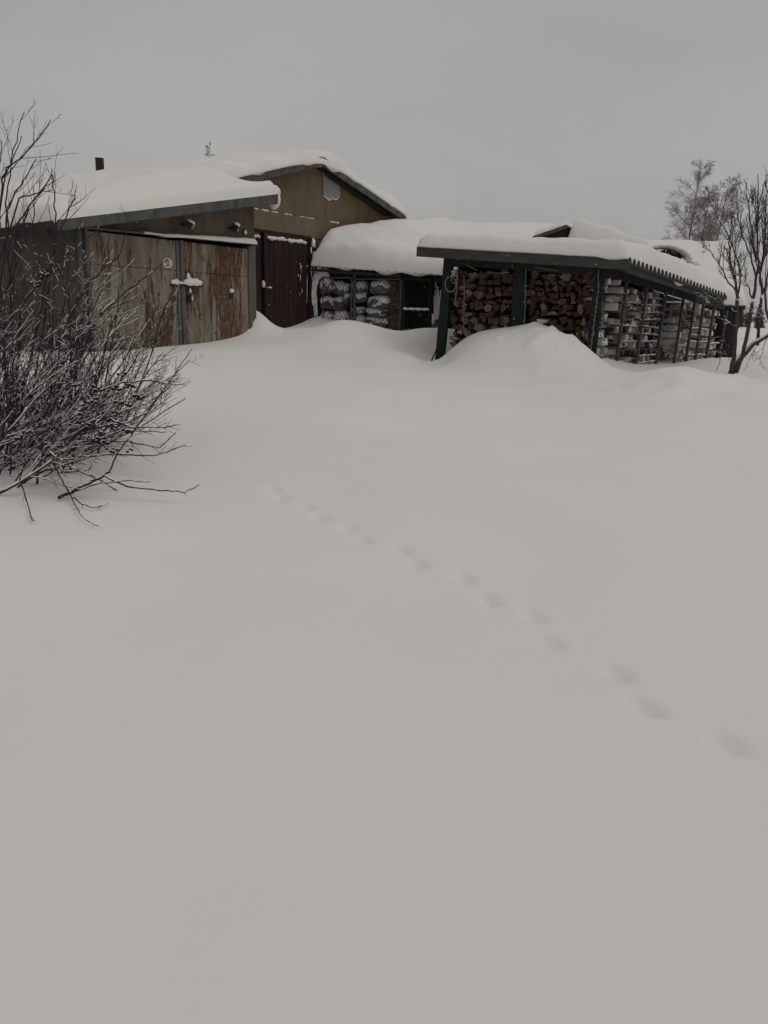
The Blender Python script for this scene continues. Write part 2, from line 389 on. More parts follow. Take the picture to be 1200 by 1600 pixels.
cp(1145, 584, 13.2); cp(1190, 592, 13.0); cp(1075, 578, 13.4)
for X in (-14, 0, 14): cw(X, 27, 0.5)
cw(-12, 14, 0.7); cw(-14, 20, 0.7)
CPA = np.array(CP)
def _phi(r2): return 0.5 * r2 * np.log(r2 + 1e-9)
_n = len(CPA); _d2 = ((CPA[:, None, :2] - CPA[None, :, :2]) ** 2).sum(-1)
_A = np.zeros((_n + 3, _n + 3)); _A[:_n, :_n] = _phi(_d2) + np.eye(_n) * 0.006
_A[:_n, _n] = 1; _A[:_n, _n + 1:] = CPA[:, :2]; _A[_n, :_n] = 1; _A[_n + 1:, :_n] = CPA[:, :2].T
_W = np.linalg.solve(_A, np.concatenate([CPA[:, 2], np.zeros(3)]))
def tps(x, y):
    x = np.asarray(x, float).ravel(); y = np.asarray(y, float).ravel()
    xc = np.clip(x, -13, 13); yc = np.clip(y, -3.5, 26)
    out = np.zeros_like(x)
    for i in range(0, len(x), 20000):
        a = np.stack([xc[i:i + 20000], yc[i:i + 20000]], 1)
        d2 = ((a[:, None, :] - CPA[None, :, :2]) ** 2).sum(-1)
        out[i:i + 20000] = _phi(d2) @ _W[:_n] + _W[_n] + a @ _W[_n + 1:]
    far = np.hypot(np.maximum(np.abs(x) - 13, 0), np.maximum(np.maximum(y - 26, -3.5 - y), 0))
    w = np.clip(far / 30, 0, 1); w = w * w * (3 - 2 * w)
    return out * (1 - w) + 0.35 * w
def gz(x, y): return float(tps([x], [y])[0])
def hit_ground(px, py):
    d = ray(px, py); t = 0.5 / 1200; prev = None
    for i in range(400):
        p = _O + d * t
        if p.z < gz(p.x, p.y): break
        t *= 1.02
    lo, hi = t / 1.02, t
    for i in range(20):
        m_ = (lo + hi) / 2; p = _O + d * m_
        if p.z < gz(p.x, p.y): hi = m_
        else: lo = m_
    return _O + d * hi
def axis(parts):
    o = []
    for a, b, st in parts: o += list(np.arange(a, b, st))
    return np.array(o + [parts[-1][1]])
gx = axis([(-1500, -300, 200), (-300, -60, 24), (-60, -14, 3), (-14, -6, 0.14), (-6, -1.6, 0.06), (-1.6, 2.4, 0.026), (2.4, 8, 0.06), (8, 14, 0.14), (14, 60, 3), (60, 300, 24), (300, 1500, 200)])
gy = axis([(-300, -40, 26), (-40, -4, 3), (-4, 1, 0.25), (1, 2.0, 0.06), (2.0, 6.2, 0.028), (6.2, 18.5, 0.07), (18.5, 28, 0.25), (28, 60, 2), (60, 300, 16), (300, 2500, 200)])
GX, GY = np.meshgrid(gx, gy)
GZ = tps(GX, GY).reshape(GX.shape)
# wind-worked unevenness
near = np.exp(-((GX / 14) ** 2 + ((GY - 8) / 14) ** 2))
GZ += near * (0.010 * np.sin(GX * 0.9 + 0.6 * np.sin(GY * 0.7)) * np.cos(GY * 1.15 + 0.5) + 0.005 * np.sin(GX * 2.3 + GY * 1.4 + 1.5 * np.sin(GY * 0.9)) + 0.0022 * np.sin(GX * 6.1 - GY * 3.7) * np.cos(GY * 5.3 + GX))
rng = np.random.RandomState(4)
for (s_, o_, am, r1, r2) in ((3.50, 0.10, 0.20, 0.26, 0.35), (3.62, 0.45, 0.16, 0.3, 0.4), (5.95, 0.6, 0.10, 0.35, 0.3)):
    q = G(s_, o_, 0); GZ += am * np.exp(-(((GX - q.x) * dv.x + (GY - q.y) * dv.y) / r1) ** 2 - (((GX - q.x) * nv_.x + (GY - q.y) * nv_.y) / r2) ** 2)
def lumps(n, cx, cy, sx, sy, amp, rad):
    global GZ
    for i in range(n):
        x, y = cx + rng.randn() * sx, cy + rng.randn() * sy
        r_ = rad * rng.uniform(0.6, 1.5)
        m_ = (np.abs(GX - x) < 3 * r_) & (np.abs(GY - y) < 3 * r_)
        GZ[m_] += amp * rng.uniform(-0.6, 1) * np.exp(-(((GX[m_] - x)) ** 2 + (GY[m_] - y) ** 2) / (r_ * r_))
q = at(838, 520, 13.0); lumps(46, q.x, q.y, 0.42, 0.28, 0.06, 0.085)
q = at(890, 535, 12.9); lumps(30, q.x, q.y, 0.3, 0.25, 0.055, 0.07)
q = at(1060, 605, 10.6); lumps(60, q.x, q.y, 0.75, 0.5, 0.055, 0.14)
q = at(600, 575, 12.6); lumps(8, q.x, q.y, 0.2, 0.2, 0.02, 0.06)
# scuffed hollow on the right mound
q = at(1085, 618, 10.3); GZ -= 0.12 * np.exp(-(((GX - q.x) / 0.5) ** 2 + ((GY - q.y) / 0.3) ** 2))
q = at(1030, 612, 10.4); GZ += 0.07 * np.exp(-(((GX - q.x) / 0.3) ** 2 + ((GY - q.y) / 0.2) ** 2))
# animal track
prints = [(1140, 1160, 1), (1012, 1104, 1.15), (965, 1050, .95), (862, 1002, 1), (836, 962, .85), (765, 937, 1), (726, 904, .9), (652, 882, .9), (629, 860, .8), (567, 843, .8), (545, 824, .7), (501, 808, .75), (478, 791, .6), (440, 776, .6), (428, 762, .6), (396, 749, .45)]
pp = [(hit_ground(x, y), k) for x, y, k in prints]
tdir = (pp[-1][0] - pp[0][0]); tdir.z = 0; tdir.normalize()
for i, (p, k) in enumerate(pp):
    a = math.atan2(tdir.y, tdir.x) + rng.uniform(-0.25, 0.25)
    ca, sa = math.cos(a), math.sin(a)
    m_ = (np.abs(GX - p.x) < 0.5) & (np.abs(GY - p.y) < 0.5)
    X, Y = GX[m_] - p.x, GY[m_] - p.y
    u, v = X * ca + Y * sa, -X * sa + Y * ca
    lu = np.where(u > 0, 0.075, 0.05)          # deeper at the toe, dragged in at the heel
    GZ[m_] -= 0.037 * k * np.exp(-((u / lu) ** 2 + (v / 0.036) ** 2) ** 1.5)
nx_, ny_ = len(gx), len(gy)
me = bpy.data.meshes.new('snow_ground')
vv = np.stack([GX.ravel(), GY.ravel(), GZ.ravel()], 1)
ii = (np.arange(ny_ - 1)[:, None] * nx_ + np.arange(nx_ - 1)[None, :]).ravel()
ff = np.stack([ii, ii + 1, ii + 1 + nx_, ii + nx_], 1)
me.vertices.add(len(vv)); me.vertices.foreach_set('co', vv.ravel())
me.loops.add(ff.size); me.loops.foreach_set('vertex_index', ff.ravel())
me.polygons.add(len(ff)); me.polygons.foreach_set('loop_start', np.arange(len(ff)) * 4); me.polygons.foreach_set('loop_total', np.full(len(ff), 4))
me.polygons.foreach_set('use_smooth', np.ones(len(ff), bool)); me.update(); me.validate()
me.materials.append(M['snow'])
go = bpy.data.objects.new('ground', me); C.objects.link(go)
tag(go, 'deep smooth snow field with drifts and a line of animal tracks', kind='structure')

# ------------------------------------------------------------------ garage building
DEPTH = 13.0
def zg(s): return 2.54 + 0.205 * (s + 0.72)                       # garage roof top
SR, ZR = 5.96, 4.50                                               # main ridge
def zm(s): return ZR - 0.297 * (SR - s) if s <= SR else ZR - 0.245 * (s - SR)
bld = thing('garage_building', 'low brown garage building with rusty steel double gate and gable end behind', 'garage', G(1.6, 3, 0.5))
for nd in list(M['rust'].node_tree.nodes) + list(M['rust_heavy'].node_tree.nodes):
    if nd.type == 'TEX_COORD': nd.object = bld
def gprism(name, poly, o0, o1, m, parent=bld):                    # poly in (s,z), extruded from o0 back to o1
    return MB().prism([G(s, o0, z) for s, z in poly], -nv_ * (o1 - o0)).build(name, m, parent)
def gbox(name, s0, s1, o0, o1, z0, z1, m, parent=bld):
    return gprism(name, [(s0, z0), (s1, z0), (s1, z1), (s0, z1)], o0, o1, m, parent)
# front wall above and beside the gate
gprism('wall', [(-0.13, 2.56), (3.40, 2.60), (3.40, zg(3.4) - 0.1), (-0.13, zg(-0.13) - 0.1)], 0.0, 0.2, 'garage_wall')
gbox('wall', 3.30, 3.44, 0.012, 0.8, 0.2, 2.585, 'garage_wall')
gbox('wall', -0.13, -0.002, 0.0, 0.2, 0.2, 2.558, 'side_wall')
gbox('gate_post', -0.08, -0.025, -0.05, -0.002, 0.3, 2.58, 'door_strip')
gbox('gate_post', -0.17, -0.132, -0.03, 0.03, 0.3, 2.50, 'door_strip')
gprism('gate_backing', [(-0.12, 0.2), (3.42, 0.2), (3.42, zg(3.42) - 0.105), (-0.12, zg(-0.12) - 0.105)], 0.22, 0.30, 'black')  # added near-black backing so no sky shows through the gate gaps
# steel gate leaves of plates
def leaf(s0, s1, splits, pad, rm='rust'):
    fr = MB().prism([G(s0, 0.02, 0.25), G(s1, 0.02, 0.25), G(s1, 0.02, 2.5), G(s0, 0.02, 2.5)], -nv_ * 0.03)
    lf = fr.build('gate_leaf', rm, bld)
    tag(lf, pad)
    zs = 2.055 - 0.006 * s0
    xs = [s0] + splits + [s1]
    gbox('plate', s0 + 0.003, s1 - 0.003, 0.0, 0.018, zs + 0.006, 2.515, rm, lf)
    for a, b in zip(xs[:-1], xs[1:]):
        gbox('plate', a + 0.004, b - 0.004, -0.004 * random.random(), 0.018, 0.25, zs - 0.004, rm, lf)
    return lf
l1 = leaf(0.0, 1.60, [0.55, 1.02], 'greyish steel gate leaf streaked with rust')
l2 = leaf(1.72, 3.25, [2.33], 'steel gate leaf heavily streaked with orange brown rust', 'rust_heavy')
gbox('cover_strip', 1.595, 1.655, -0.025, -0.006, 0.3, 2.52, 'door_strip')
gbox('cover_strip', 1.675, 1.745, -0.03, -0.007, 0.3, 2.53, 'door_strip')
gbox('gap', 1.655, 1.675, 0.0, 0.02, 0.3, 2.5, 'black')
gbox('cover_strip', 3.225, 3.30, -0.03, 0.01, 0.3, 2.56, 'door_strip')
# hinge bulges, holes
mbh = MB()
for (x, y) in ((248, 460), (250, 520), (222, 470), (312, 491), (355, 488), (337, 520)):
    p = onp(x, y, P0, nv_); mbh.ball(p + nv_ * 0.004, (0.014, 0.012, 0.024), 6, 4, 0.2)
tag(mbh.build('holes', 'ink', l1), kind='stuff')
# angle-iron ledge over the gate, with snow
gprism('ledge', [(-0.10, 2.535), (3.36, 2.595), (3.36, 2.615), (-0.10, 2.555)], -0.13, -0.003, 'door_strip')
snow_cap('ledge_snow', quadf(G(0.9, -0.135, 2.574), G(3.34, -0.135, 2.617), G(3.34, -0.005, 2.617), G(0.9, -0.005, 2.574)), 40, 4, 2.4, 0.13, lambda u, v: 0.016 + 0.075 * max(0, u - 0.15) ** 0.9, 0.05, 'thin ridge of snow along the ledge over the rusty gate', amp=0.012, seed=2, lip=0.02, nf=3)
# left side wall in panels under the low eave, running on from the gate post
KL = 0.7
def smin(o): return -0.72 - KL * min(max(o - 0.0, 0), 4.5)
wv = (-dv * KL - nv_).normalized(); wp = V(-wv.y, wv.x, 0)
if wp.y < 0: wp = -wp
for k in range(5):
    a0 = G(-0.135, 0.04, 0) + wv * (k * 1.25 + 0.004); a1 = G(-0.135, 0.04, 0) + wv * (k * 1.25 + 1.246)
    def top(p): return zm((p - P0).dot(dv)) - 0.09
    off = wp * (0.006 * (k % 2))
    MB().prism([a0 + off + UP * 0.3, a1 + off + UP * 0.3, a1 + off + UP * 1.80, a0 + off + UP * 1.80], wp * 0.15).build('panel', 'side_wall', bld)
    MB().prism([a0 + off + UP * 1.806, a1 + off + UP * 1.806, a1 + off + UP * max(top(a1), 1.83), a0 + off + UP * max(top(a0), 1.83)], wp * 0.15).build('panel', 'side_wall', bld)
MB().prism([G(x, o, zm(x) + 0.0) for x, o in ((-0.705, 0.59), (smin(4.5), 4.5), (-0.705, 4.5))], -UP * 0.1).build('roof', 'roof', bld)
MB().bar(G(-0.74, -0.42, zg(-0.74) - 0.02), G(smin(4.5) - 0.03, 4.5, zm(smin(4.5)) - 0.02), 0.03, 0.11).build('fascia', 'roof', bld)
# garage roof slab and front fascia in two lengths
gprism('roof', [(-0.72, zg(-0.72) - 0.10), (3.50, zg(3.5) - 0.10), (3.50, zg(3.5)), (-0.72, zg(-0.72))], -0.42, 1.6, 'roof')
for a, b, dz in ((-0.76, 0.85, 0.0), (0.856, 3.53, 0.006)):
    gprism('fascia', [(a, zg(a) - 0.105 - dz), (b, zg(b) - 0.105 - dz), (b, zg(b) + 0.035), (a, zg(a) + 0.035)], -0.455 - dz, -0.424, 'fascia')
MB().prism([G(3.505, -0.455, zg(3.5) - 0.12), G(3.505, 0.3, zg(3.5) - 0.12), G(3.505, 0.3, zg(3.5) + 0.03), G(3.505, -0.455, zg(3.5) + 0.03)], dv * 0.03).build('fascia', 'fascia', bld)
# torn felt hanging at the low corner
mt = MB()
for i in range(9):
    a = G(-0.76 - 0.02 * (i % 3), -0.42 + i * 0.16, zg(-0.76) + 0.02); b = G(-0.76 - 0.05 * random.random(), -0.42 + (i + 1) * 0.16, zg(-0.76) + 0.02)
    h = random.uniform(0.10, 0.2); mt.prism([a, b, b - UP * random.uniform(0.1, 0.2), a - UP * h], dv * 0.02)
mt.build('torn_felt', 'roof', bld)
# gable wall: lintel band below, rendered panels above
gbox('wall', 3.44, 8.8, 0.8, 1.0, 0.2, 2.955, 'gable')
gbox('lintel', 3.45, 6.05, 0.775, 0.80, 2.955, 3.34, 'lintel')
gbox('wall', 6.055, 8.8, 0.785, 1.0, 2.958, 3.345, 'gable')
gbox('wall', 3.0, 6.052, 0.801, 1.0, 2.958, 3.345, 'gable')
UNDER = 0.12
def gable_panel(s0, s1, o):
    pts = [(s0, 3.352), (s1, 3.352), (s1, max(zm(s1) - UNDER, 3.36)), ]
    if s0 < SR < s1: pts.append((SR, zm(SR) - UNDER))
    pts.append((s0, zm(s0) - UNDER)); gprism('panel', pts, o, o + 0.15, 'gable')
gable_panel(2.6, 4.55, 0.83); gable_panel(4.556, 6.36, 0.832); gable_panel(6.366, 8.8, 0.828)
# pale boarded patch with ragged lower edge
pa = [onp(x, y, G(0, 0.815, 0), nv_) for x, y in ((505, 267), (531, 284), (531, 302), (528, 311), (521, 310), (515, 313), (506, 307))]
pt = MB().prism(pa, -nv_ * 0.012).build('patch', 'patch', bld); tag(pt, 'pale grey patch below the gable peak with ragged white lower edge')
rg = [onp(x, y, G(0, 0.81, 0), nv_) for x, y in ((505, 305), (509, 309), (515, 313), (519, 310), (525, 312), (529, 309), (531, 299))]
MB().tube(rg, [0.006, 0.012, 0.018, 0.01, 0.016, 0.014, 0.006], 5).build('ragged_edge', 'snow', pt)
# ledge crumbs of snow on the joint
mc = MB()
for s in (4.0, 4.25, 4.5, 4.78, 5.1, 5.22, 5.6, 5.75, 5.9, 6.6, 6.75):
    mc.ball(G(s, 0.79, 3.345), (random.uniform(0.05, 0.14), 0.025, random.uniform(0.010, 0.025)), 7, 4, 0.15, (dv, nv_, UP))
tag(mc.build('joint_snow', 'snow', None, True), 'crumbs of snow along the joint of the brown gable wall', 'snow', kind='stuff')
# main roof slab and rake fascias
gprism('roof', [(-0.7, zm(-0.7) - 0.1), (SR, ZR - 0.1), (9.05, zm(9.05) - 0.1), (9.05, zm(9.05)), (SR, ZR), (-0.7, zm(-0.7))], 0.59, DEPTH, 'roof')
gprism('fascia', [(2.9, zm(2.9) - 0.13), (SR - 0.01, ZR - 0.14), (SR - 0.01, ZR + 0.03), (2.9, zm(2.9) + 0.03)], 0.555, 0.587, 'fascia')
gprism('fascia', [(SR + 0.01, ZR - 0.15), (9.08, zm(9.08) - 0.14), (9.08, zm(9.08) + 0.03), (SR + 0.01, ZR + 0.03)], 0.55, 0.587, 'fascia')
gprism('rafter', [(SR + 0.3, zm(SR + 0.3) - 0.19), (8.5, zm(8.5) - 0.2), (8.5, zm(8.5) - 0.12), (SR + 0.3, zm(SR + 0.3) - 0.12)], 0.70, 0.76, 'darkwood')
# chimney pipe
o_ch = 8.4
for i in range(60):
    p = G(SR, 0.4 + i * 0.2, ZR + 0.3); q = p - _O; w = q.dot(_F)
    a = q.dot(_X) / w * 1200; b = -q.dot(_U) / w * 1200
    if 600 + a * math.cos(ROLL) - b * math.sin(ROLL) < 159: o_ch = 0.4 + i * 0.2; break
pc = G(SR, o_ch, ZR - 0.2)
ch = MB().tube([pc, pc + UP * 0.78], 0.105, 14).build('chimney_pipe', 'iron', bld)
MB().tube([pc + UP * 0.78, pc + UP * 0.795], 0.115, 14).build('rim', 'iron', ch)
# dark brown double door in the gable wall
dr = MB().prism([G(4.18, 0.77, 2.93), G(5.86, 0.77, 2.93), G(5.86, 0.77, 2.985), G(4.18, 0.77, 2.985)], -nv_ * 0.03).build('door', 'browndoor', bld)
tag(dr, 'dark brown plank double door with snow along its top')
s = 3.9
for k, w in enumerate((0.15, 0.13, 0.14)):
    gbox('plank', s + 0.004, s + w - 0.004, 0.745 - 0.004 * (k % 2), 0.79, 0.9, 2.86 - 0.004 * k, 'browndoor', dr); s += w
s = 4.41
gbox('plank', 4.33, 4.37, 0.765, 0.795, 0.9, 2.9, 'black', dr)  # near-black strip painting the shaded gap between the door leaves
for k in range(9):
    w = 0.14; gbox('plank', s + 0.004, s + w - 0.004, 0.735 - 0.005 * (k % 3), 0.785, 0.9, 2.875 - 0.006 * (k % 2), 'browndoor', dr); s += w
gbox('jamb', 5.70, 5.74, 0.72, 0.80, 0.9, 2.9, 'black', dr)
gbox('jamb', 4.38, 4.405, 0.70, 0.79, 0.9, 2.94, 'browndoor', dr)
MB().prism([G(5.76, 0.70, 1.32), G(5.84, 0.70, 1.24), G(5.93, 0.70, 1.36), G(5.95, 0.70, 2.92), G(5.76, 0.70, 2.92)], -nv_ * 0.04).build('jamb', 'darkwood', dr)
mb = MB().bar(G(4.33, 0.70, 1.93), G(4.55, 0.70, 1.88), 0.03, 0.012, UP).build('hasp', 'steel', dr)
mk = MB(); mk.ball(G(4.33, 0.69, 1.96), (0.04, 0.03, 0.07), 7, 5, 0.1); mk.ball(G(4.52, 0.69, 1.905), (0.07, 0.02, 0.015), 7, 4, 0.1, (dv, nv_, UP))
for a, b, z, h in ((3.93, 4.29, 2.84, 0.03), (4.48, 5.66, 2.845, 0.045)):
    n_ = 30; pts_ = [G(a + (b - a) * i / n_, 0.722, z + 0.006 * math.sin(i * 1.3) - 0.006 * math.sin(i * 0.45)) for i in range(n_ + 1)]
    mk.tube(pts_, [h * (0.15 if i in (0, n_) else 0.75 + 0.14 * math.sin(i * 0.9 + a) + 0.1 * math.sin(i * 2.3) - (0.35 if i in (14, 15) else 0)) for i in range(n_ + 1)], 8)
for i in range(26):
    ss, z = random.gauss(5.6, 0.09), random.gauss(2.2, 0.22)
    mk.ball(G(ss, 0.732, z), (random.uniform(0.008, 0.022), 0.004, random.uniform(0.02, 0.09)), 5, 4, 0.2, (dv, nv_, UP))
for i in range(16):
    ss, z = random.uniform(5.77, 5.93), random.uniform(1.9, 2.85)
    mk.ball(G(ss, 0.70, z), (random.uniform(0.01, 0.03), 0.006, random.uniform(0.03, 0.1)), 5, 4, 0.2, (dv, nv_, UP))
mk.ball(G(4.72, 0.73, 2.7), (0.008, 0.006, 0.17), 5, 5, 0.1, (dv, nv_, UP)); mk.ball(G(5.68, 0.725, 1.95), (0.008, 0.006, 0.3), 5, 5, 0.1, (dv, nv_, UP))
mk.ball(G(5.85, 0.70, 2.86), (0.06, 0.03, 0.1), 6, 5, 0.2, (dv, nv_, UP))
tag(mk.build('door_snow', 'snow', None, True), 'snow stuck along the top and edges of the dark brown door', 'snow', kind='stuff')

# snow on the two roofs
def main_base(u, v):
    o = 0.53 + v * (DEPTH - 0.57); sm = smin(o - 0.5); s = sm + u * (9.05 - sm)
    k = max(0, 1 - abs(s - SR) / 1.2); return G(s, o, zm(s) - 0.10 * k * k + (0.02 if v < 0.003 else 0))
def mainT(u, v):
    o = 0.53 + v * (DEPTH - 0.57); sm = smin(o - 0.5); s = sm + u * (9.05 - sm)
    front = min(1, v * DEPTH / 1.5)
    return (0.22 if s < SR else 0.23) + 0.11 * front + (0.06 * math.sin(s * 2.3) + 0.04 * math.sin(s * 5.9 + 1)) * (1 - front)
snow_cap('roof_snow', main_base, 110, 40, 10.2, DEPTH, mainT, 0.15, 'deep snow blanket on the long gabled roof of the garage building', amp=0.045, seed=1.0, lip=0.13, nf=1.3)
def gar_base(u, v):
    s = -0.78 + u * (3.56 + 0.78); o = -0.44 + v * 2.2; return G(s, o, zg(s) + 0.02)
def sm01(x): x = min(max(x, 0), 1); return x * x * (3 - 2 * x)
def garT(u, v):
    s = -0.78 + u * (3.56 + 0.78)
    return 0.22 + 0.04 * u + max(0, zm(s) + 0.31 - zg(s) - 0.22 - 0.04 * u) * sm01((v - 0.06) / 0.5) * (1 - sm01((u - 0.80) / 0.2))
snow_cap('roof_snow', gar_base, 46, 24, 4.3, 2.2, garT, 0.13, 'rounded snow slab over the fascia of the low garage roof', edges=(1, 1, 1, 0), amp=0.03, seed=4.2, lip=0.05, nf=1.0)
mg = MB(); c_ = G(3.60, -0.30, zg(3.5) - 0.03)
mg.ball(c_, (0.075, 0.14, 0.17), 12, 8, 0.04, (dv, nv_, UP)); mg.ball(c_ + UP * 0.12 - nv_ * 0.03, (0.1, 0.17, 0.12), 12, 8, 0.04, (dv, nv_, UP))
tag(mg.build('snow_clump', 'snow', None, True), 'curl of snow hanging off the corner of the garage roof', 'snow', kind='stuff')

# things fixed to the garage front
def lamp(px, py, w, h, dep, yaw, label, led):
    b = onp(px, py, P0, nv_); t = thing('floodlight', label, 'lamp', b)
    out = (nv_ * math.cos(yaw) + dv * math.sin(yaw)); sd = UP.cross(out).normalized(); c_ = b + nv_ * (0.10 + dep / 2)
    ti = R(-28); o2 = (out * math.cos(ti) + UP * math.sin(ti)); u2 = o2.cross(sd) if o2.cross(sd).z > 0 else sd.cross(o2)
    def bx(a, b_, c0, c1, d0, d1): # side, up, out
        return [c_ + sd * i + u2 * j + o2 * k for k in (d0, d1) for (i, j) in ((a, c0), (b_, c0), (b_, c1), (a, c1))]
    m1 = MB(); m1.hexa(bx(-w / 2, w / 2, -h / 2, h / 2, -dep / 2, dep / 2)); m1.build('housing', 'iron', t)
    m2 = MB().bar(b, c_ - o2 * dep * 0.4, 0.05, 0.03); m2.build('bracket', 'iron', t)
    g_ = MB(); g_.hexa(bx(-w * 0.42, w * 0.42, -h * 0.40, h * 0.40, dep / 2, dep / 2 + 0.006)); g_.build('glass', 'lampglass' if not led else 'iron', t)
    if led:
        l_ = MB(); cc = dep / 2 + 0.008
        for i, j in ((-1, 0), (1, 0), (0, -1), (0, 1)):
            ccx = c_ + sd * (i * w * 0.12) + u2 * (j * h * 0.14) + o2 * cc; l_.ball(ccx, (w * 0.12, w * 0.12, 0.004), 6, 4, 0, (sd, u2, o2))
        l_.build('led_chip', 'led', t)
    sn = MB(); sn.ball(c_ + u2 * (h / 2 + 0.012), (w * 0.52, dep * 0.62, 0.035), 9, 6, 0.06, (sd, o2, u2))
    sn.build('snow', 'snow', t, True)
lamp(285, 352, 0.15, 0.09, 0.13, R(35), 'dark floodlight with a snow cap on the wall left of the yellow lamp', False)
lamp(358, 357, 0.10, 0.12, 0.10, R(20), 'small floodlight with yellow light chip above the rusty gate', True)
p = onp(381, 363, P0, nv_); bx_ = thing('junction_box', 'small round box on the garage wall beside the brown door', 'box', p)
def disc(c, n, r, th, k=16): 
    u = n.cross(UP).normalized(); w = u.cross(n); return [c + (u * math.cos(2 * math.pi * i / k) * r[0] + w * math.sin(2 * math.pi * i / k) * r[1]) for i in range(k)]
MB().prism(disc(p + nv_ * 0.04, nv_, (0.045, 0.055), 0), -nv_ * 0.045).build('box_body', 'steel', bx_); MB().prism(disc(p + nv_ * 0.048, nv_, (0.03, 0.035), 0), -nv_ * 0.006).build('cover', 'snow', bx_)
# oval number plate
p = onp(261, 411, P0, nv_); sg = thing('number_sign', 'white oval number plate on the rusty gate', 'sign', p)
MB().prism(disc(p + nv_ * 0.016, nv_, (0.098, 0.078), 0, 28), -nv_ * 0.008).build('plate', 'white', sg)
def dshape(w, h, c): return [(-w, -h), (w - c, -h), (w, -h + c), (w, h - c), (w - c, h), (-w, h)]
mo = MB(); ou = dshape(0.030, 0.050, 0.018); inn = dshape(0.017, 0.037, 0.010); f_ = lambda a, z: p + dv * a + UP * a * 0.0 + UP * z + nv_ * z * 0
ov = [f_(a, z) + nv_ * 0.0175 for a, z in ou]; iv = [f_(a, z) + nv_ * 0.0175 for a, z in inn]
vs = ov + iv; n6 = 6
mo.add(vs + [x + nv_ * 0.002 for x in vs], [(12 + i, 12 + (i + 1) % 6, 18 + (i + 1) % 6, 18 + i) for i in range(6)] + [(i, (i + 1) % 6, 12 + (i + 1) % 6, 12 + i) for i in range(6)] + [(6 + i, 18 + i, 18 + (i + 1) % 6, 6 + (i + 1) % 6) for i in range(6)])
mo.build('digit', 'ink', sg)
# locking bar, padlock and its snow
a = onp(266, 444, P0, nv_) + nv_ * 0.05; b = onp(311, 446, P0, nv_) + nv_ * 0.05
bar = thing('locking_bar', 'iron locking bar across the two leaves of the rusty gate', 'bar', (a + b) / 2)
MB().bar(a, b, 0.035, 0.03, UP).build('rod', 'iron', bar)
for q in (a.lerp(b, 0.06), a.lerp(b, 0.55), a.lerp(b, 0.93)): MB().bar(q - nv_ * 0.06, q + nv_ * 0.01, 0.05, 0.05).build('bracket', 'iron', bar)
sn = MB()
for t_, rx, rz in ((0.04, 0.05, 0.04), (0.14, 0.05, 0.05), (0.25, 0.05, 0.025), (0.38, 0.06, 0.02), (0.5, 0.07, 0.05), (0.60, 0.08, 0.075), (0.7, 0.08, 0.06), (0.82, 0.09, 0.065), (0.93, 0.07, 0.05)):
    sn.ball(a.lerp(b, t_) + UP * (0.015 + rz * 0.5), (rx, 0.045, rz), 9, 6, 0.06, (dv, nv_, UP))
sn.ball(a.lerp(b, 0.56) + UP * 0.12, (0.035, 0.03, 0.08), 8, 6, 0.06, (dv, nv_, UP))
sn.build('snow', 'snow', bar, True)
c_ = onp(294, 466, P0, nv_) + nv_ * 0.05
pl = thing('padlock', 'dark padlock hanging under the snowy locking bar', 'padlock', c_)
MB().prism(disc(c_ + nv_ * 0.02, nv_, (0.048, 0.06), 0, 14), -nv_ * 0.04).build('lock_body', 'iron', pl)
sh = [c_ + dv * (0.034 * math.cos(t)) + UP * (0.05 + 0.11 * max(0, math.sin(t))) for t in [math.pi * i / 10 for i in range(11)]]
MB().tube(sh, 0.011, 6).build('shackle', 'steel', pl)
sn = MB(); sn.ball(c_ + nv_ * 0.03 - UP * 0.0 + dv * 0.02, (0.012, 0.012, 0.05), 6, 5, 0.1); sn.ball(c_ + UP * 0.12 + nv_ * 0.01, (0.02, 0.014, 0.04), 6, 5, 0.1); sn.build('snow', 'snow', pl, True)
c_ = onp(360, 456, P0, nv_) + nv_ * 0.03
hn = thing('gate_handle', 'small iron handle with a lump of snow on the rusty leaf', 'handle', c_)
MB().tube([c_ - nv_ * 0.03 - UP * 0.02, c_ + nv_ * 0.03 - UP * 0.02, c_ + nv_ * 0.03 - UP * 0.09 - dv * 0.02, c_ - nv_ * 0.03 - UP * 0.11 - dv * 0.03], 0.012, 6).build('grip', 'iron', hn)
sn = MB(); sn.ball(c_ + UP * 0.015, (0.048, 0.04, 0.04), 9, 6, 0.08, (dv, nv_, UP)); sn.build('snow', 'snow', hn, True)

# ------------------------------------------------------------------ lean-to with wire panels
ld = (LB - LA).normalized(); ln = V(-ld.y, ld.x, 0)
if ln.y < 0: ln = -ln                                             # ln points back
def Lp_(px, py, back=0.0):
    return onp(px, py, LA + ln * back, ln)
zL0, zL1 = Lp_(500, 417).z, Lp_(700, 433).z
lean = thing('lean_to', 'open lean-to with corrugated roof sagging under a huge snow drift', 'shed', (LA + LB) / 2 + UP * 1.0)
A = LA - ld * 0.05 - ln * 0.28 + UP * zL0; B = LB + ld * 0.05 - ln * 0.28 + UP * zL1
Dq = G(6.0, 0.70, 2.62); Cq = at(700, 372, 20.6)
roofL = quadf(A, B, Cq, Dq)
mw = MB(); nu, nvv = 170, 3
for layer in (0, 1):
    for j in range(nvv + 1):
        for i in range(nu + 1):
            u = i / nu; p = roofL(u, j / nvv); mw.v.append(p + UP * (0.028 * math.sin(u * (B - A).length / 0.15 * 2 * math.pi) - layer * 0.012))
N = (nu + 1) * (nvv + 1)
for j in range(nvv):
    for i in range(nu):
        a = j * (nu + 1) + i; mw.f += [(a, a + 1, a + nu + 2, a + nu + 1), (N + a, N + a + nu + 1, N + a + nu + 2, N + a + 1)]
for i in range(nu): mw.f.append((i, N + i, N + i + 1, i + 1))
mw.build('roof', 'slate', lean, True)
